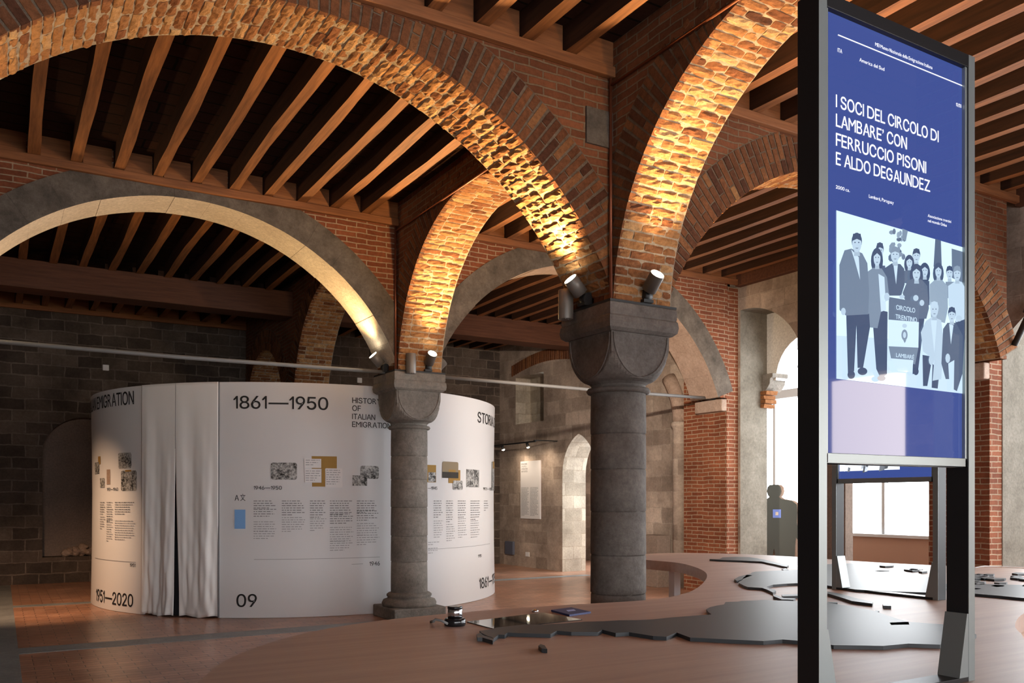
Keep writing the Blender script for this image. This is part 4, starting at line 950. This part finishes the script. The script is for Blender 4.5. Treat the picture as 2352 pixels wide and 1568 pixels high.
def face_main(sc, _):
    W_ = (1.0, 1.0, 1.05); m_ = MB()
    def tx(t, pa, pb, ya, cap, tint=W_):
        p0 = scr(pa, ya); p1 = scr(pb, ya); z0 = p0[2]; capm = cap / F * ((TY + .02) / ray(pa)[1])
        text_into(m_, t, lambda x, z: (x, .0185, z), p0[0], p1[0], z0, capm, tint)
    c3 = lambda x, y: (1400 + x * .4082, y * .4082)
    for t, xa, xb, yb, cap in (('I SOCI DEL CIRCOLO DI', 1272, 1850, 602, 29), ('LAMBARE’ CON', 1272, 1672, 710, 29), ('FERRUCCIO PISONI', 1272, 1780, 818, 29), ('E ALDO DEGAUNDEZ', 1272, 1802, 925, 29)):
        a = c3(xa, yb); tx(t, a[0], c3(xb, yb)[0], a[1], cap)
    for t, xa, xb, yb, cap in (('MEI Museo Nazionale della Emigrazione Italiana', 1493, 1815, 258, 8), ('ITA', 1282, 1307, 292, 9), ('America del Sud', 1405, 1545, 345, 8), ('10/30', 1948, 1978, 596, 7.5), ('2000 ca.', 1272, 1350, 1060, 7.5), ('Lambaré, Paraguay', 1458, 1597, 1112, 7.5), ('Associazione trentini', 1790, 1920, 1220, 6.5), ('nel mondo Onlus', 1790, 1896, 1248, 6.5)):
        a = c3(xa, yb); tx(t, a[0], c3(xb, yb)[0], a[1], cap)
    p0 = scr(*c3(1284, 200)); p1 = scr(*c3(1982, 525)); m_.face([(p0[0], .0185, p0[2]), (p1[0], .0185, p0[2]), (p1[0], .0185, p0[2] + .004), (p0[0], .0185, p0[2] + .004)], None, 0, W_)
    m_.build('lettering', M['screen'], sc, fix=False)
    # monochrome group photograph: flat picture made of overlapping shapes
    m_ = MB(); lift = [0.0015]
    C = lambda x, y: (1880 + x * .3954, 480 + y * .3954)
    def g(v): return (.012 + v * .52, .028 + v * .66, .085 + v * .74)
    def poly(pts, v):
        lift[0] += .0001; m_.face([scr(*C(*p), lift[0]) for p in pts], None, 0, g(v))
    def ell(cx, cy, rx, ry, v, n=18): poly([(cx + rx * math.cos(2 * math.pi * k / n), cy + ry * math.sin(2 * math.pi * k / n)) for k in range(n)], v)
    poly([(101, 8), (848, 226), (847, 1073), (101, 985)], 1.05)
    poly([(101, 735), (847, 780), (847, 1073), (101, 985)], .85)
    poly([(675, 174), (708, 184), (713, 345), (665, 335)], .13); poly([(770, 230), (838, 250), (838, 430), (772, 400)], .18)
    for k in range(26): ell(450 + r3.uniform(-38, 45), 215 + r3.uniform(-85, 85), r3.uniform(7, 16), r3.uniform(10, 22), r3.uniform(.12, .4), 7)
    poly([(480, 115), (512, 128), (500, 190), (478, 170)], .3)
    def person(hx, hy, rx, ry, hair, body, skin=.72, bv=.2, hv=.06, long=False, legs=None, lv=.06, shirt=None):
        if legs:
            for q in legs: poly(q, lv)
        if long: ell(hx, hy + ry * .35, rx * 1.75, ry * 1.7, hv)
        poly(body, bv)
        if shirt: poly(shirt, .85)
        poly([(hx - rx * .5, hy + ry * .5), (hx + rx * .5, hy + ry * .5), (hx + rx * .7, hy + ry * 1.4), (hx - rx * .6, hy + ry * 1.4)], skin * .8)
        if not long: ell(hx, hy - ry * .25, rx * 1.12, ry * .95, hv)
        ell(hx, hy, rx, ry, skin)
        if long: poly([(hx - rx * 1.1, hy - ry * .2), (hx - rx * .7, hy - ry * 1.05), (hx + rx * .7, hy - ry * 1.05), (hx + rx * 1.1, hy - ry * .2), (hx, hy - ry * .65)], hv)
        else: poly([(hx - rx * 1.1, hy - ry * .25), (hx - rx * .8, hy - ry * 1.08), (hx + rx * .8, hy - ry * 1.08), (hx + rx * 1.1, hy - ry * .25), (hx, hy - ry * .5)], hv)
        for s_ in (-1, 1): ell(hx + s_ * rx * .4, hy - ry * .1, rx * .16, ry * .07, .1, 8)
        poly([(hx - rx * .35, hy + ry * .48), (hx + rx * .35, hy + ry * .48), (hx + rx * .2, hy + ry * .6), (hx - rx * .2, hy + ry * .6)], .3)
    person(349, 245, 20, 42, 0, [(320, 330), (380, 330), (385, 420), (320, 420)], bv=.1)
    person(560, 275, 20, 38, 0, [(535, 330), (590, 330), (600, 420), (530, 420)], bv=.12)
    person(518, 312, 17, 33, 0, [(485, 360), (545, 360), (540, 440), (480, 430)], bv=.15, long=True)
    person(434, 270, 24, 42, 0, [(375, 345), (415, 318), (465, 322), (488, 350), (490, 440), (470, 505), (400, 505), (380, 430)], bv=.10, hv=.3, shirt=[(425, 330), (450, 330), (440, 440)])
    person(605, 362, 18, 36, 0, [(578, 420), (632, 420), (634, 560), (590, 560)], bv=.08, long=True)
    person(748, 375, 18, 36, 0, [(725, 425), (775, 425), (770, 520), (730, 520)], bv=.3)
    person(682, 365, 18, 38, 0, [(632, 440), (660, 415), (705, 415), (735, 450), (738, 580), (720, 665), (640, 640), (632, 520)], bv=.42, hv=.08, long=True)
    person(790, 380, 20, 40, 0, [(738, 450), (775, 425), (815, 425), (843, 470), (842, 640), (785, 660), (740, 560)], bv=.78, legs=[[(780, 640), (840, 640), (820, 960), (790, 960)]], hv=.35)
    person(552, 378, 22, 42, 0, [(472, 490), (500, 420), (540, 405), (585, 415), (615, 450), (625, 580), (610, 640), (560, 640), (480, 520)], bv=.14, long=True, legs=[[(540, 630), (600, 630), (560, 960), (530, 960)]])
    person(322, 290, 20, 45, 0, [(258, 375), (300, 345), (350, 350), (380, 400), (392, 500), (345, 600), (325, 695), (275, 690), (266, 620), (270, 520)], bv=.28, long=True, legs=[[(300, 690), (340, 590), (384, 600), (380, 960), (345, 990), (318, 930)]], shirt=[(330, 380), (365, 400), (375, 590), (345, 600)])
    person(203, 205, 27, 52, 0, [(132, 245), (172, 235), (235, 262), (265, 320), (275, 480), (270, 615), (140, 622), (103, 590), (102, 330)], bv=.22, legs=[[(142, 615), (205, 615), (188, 945), (152, 955)], [(200, 615), (275, 612), (280, 690), (240, 925), (208, 925)]], shirt=[(170, 240), (215, 285), (222, 415), (190, 300)])
    for q in ((170, 965, 22, 24), (235, 945, 28, 22), (345, 985, 24, 16), (545, 945, 16, 22)): ell(*q, .05)
    poly([(388, 515), (566, 545), (560, 660), (386, 646)], .16); poly([(386, 646), (562, 660), (559, 808), (386, 800)], .95); poly([(386, 800), (559, 808), (540, 905), (440, 880), (400, 870)], .25); poly([(400, 870), (530, 880), (522, 950), (440, 945)], .9)
    ell(478, 735, 18, 32, .3); ell(478, 735, 9, 18, .75); ell(478, 682, 14, 12, .7); poly([(470, 765), (488, 765), (479, 782)], .3)
    person(650, 590, 22, 42, 0, [(572, 720), (600, 655), (640, 628), (690, 650), (706, 780), (690, 990), (640, 1000), (650, 880), (585, 830)], bv=.70, hv=.75, legs=[[(582, 850), (640, 860), (610, 1030), (585, 1030)], [(640, 900), (680, 950), (670, 1045), (635, 1040)]], shirt=[(630, 650), (665, 650), (650, 840)])
    person(750, 620, 20, 40, 0, [(700, 700), (725, 665), (775, 665), (815, 740), (812, 960), (780, 1060), (762, 1050), (765, 880), (730, 900), (735, 990), (715, 990), (690, 900)], bv=.10, shirt=[(735, 670), (760, 680), (745, 790)])
    for q in ((120, 600, 14, 22), (372, 515, 16, 24), (460, 515, 16, 12), (540, 522, 16, 18), (575, 550, 14, 18), (630, 880, 16, 30), (725, 870, 14, 28), (790, 640, 18, 18)): ell(*q, .7, 10)
    fn = lambda pa, pb, y, cap, t: text_into(m_, t, lambda x, z: (x, .0195 - lift[0] - .0002, z), scr(*C(pa, y))[0], scr(*C(pb, y))[0], scr(*C((pa), y))[2], cap * .3954 / F * 3.3, g(.95))
    fn(425, 535, 588, 26, 'CIRCOLO'); fn(422, 545, 642, 26, 'TRENTINO'); fn(424, 530, 862, 22, 'LAMBARÉ')
    m_.build('group_photo', M['screen'], sc, fix=False)
totem('tall black framed display standing on the table in the foreground', TX0, TY, 0, face_main)
def face_rear(sc, _):
    m_ = MB(); z0 = 1.655 - TZ
    m_.face([(.06, .0185, z0 + .095), (.60, .0185, z0 + .095), (.60, .0185, z0 + .75), (.06, .0185, z0 + .75)], None, 0, (.85, .92, 1.0))
    for k in range(90):
        x = r3.uniform(.07, .58); z = z0 + .10 + r3.uniform(0, .5); s_ = r3.uniform(.008, .03); v = r3.choice([.05, .1, .2, .5, .95])
        m_.face([(x - s_, .018, z - s_ * 1.3), (x + s_ * .6, .018, z - s_), (x + s_, .018, z + s_), (x - s_ * .5, .018, z + s_ * 1.4)], None, 0, (v * .8, v * .88, v))
    m_.build('crowd_photo', M['screen'], sc, fix=False)
totem('second display seen through the gap under the foreground screen', 5.79, 4.70, -math.pi / 2, face_rear)
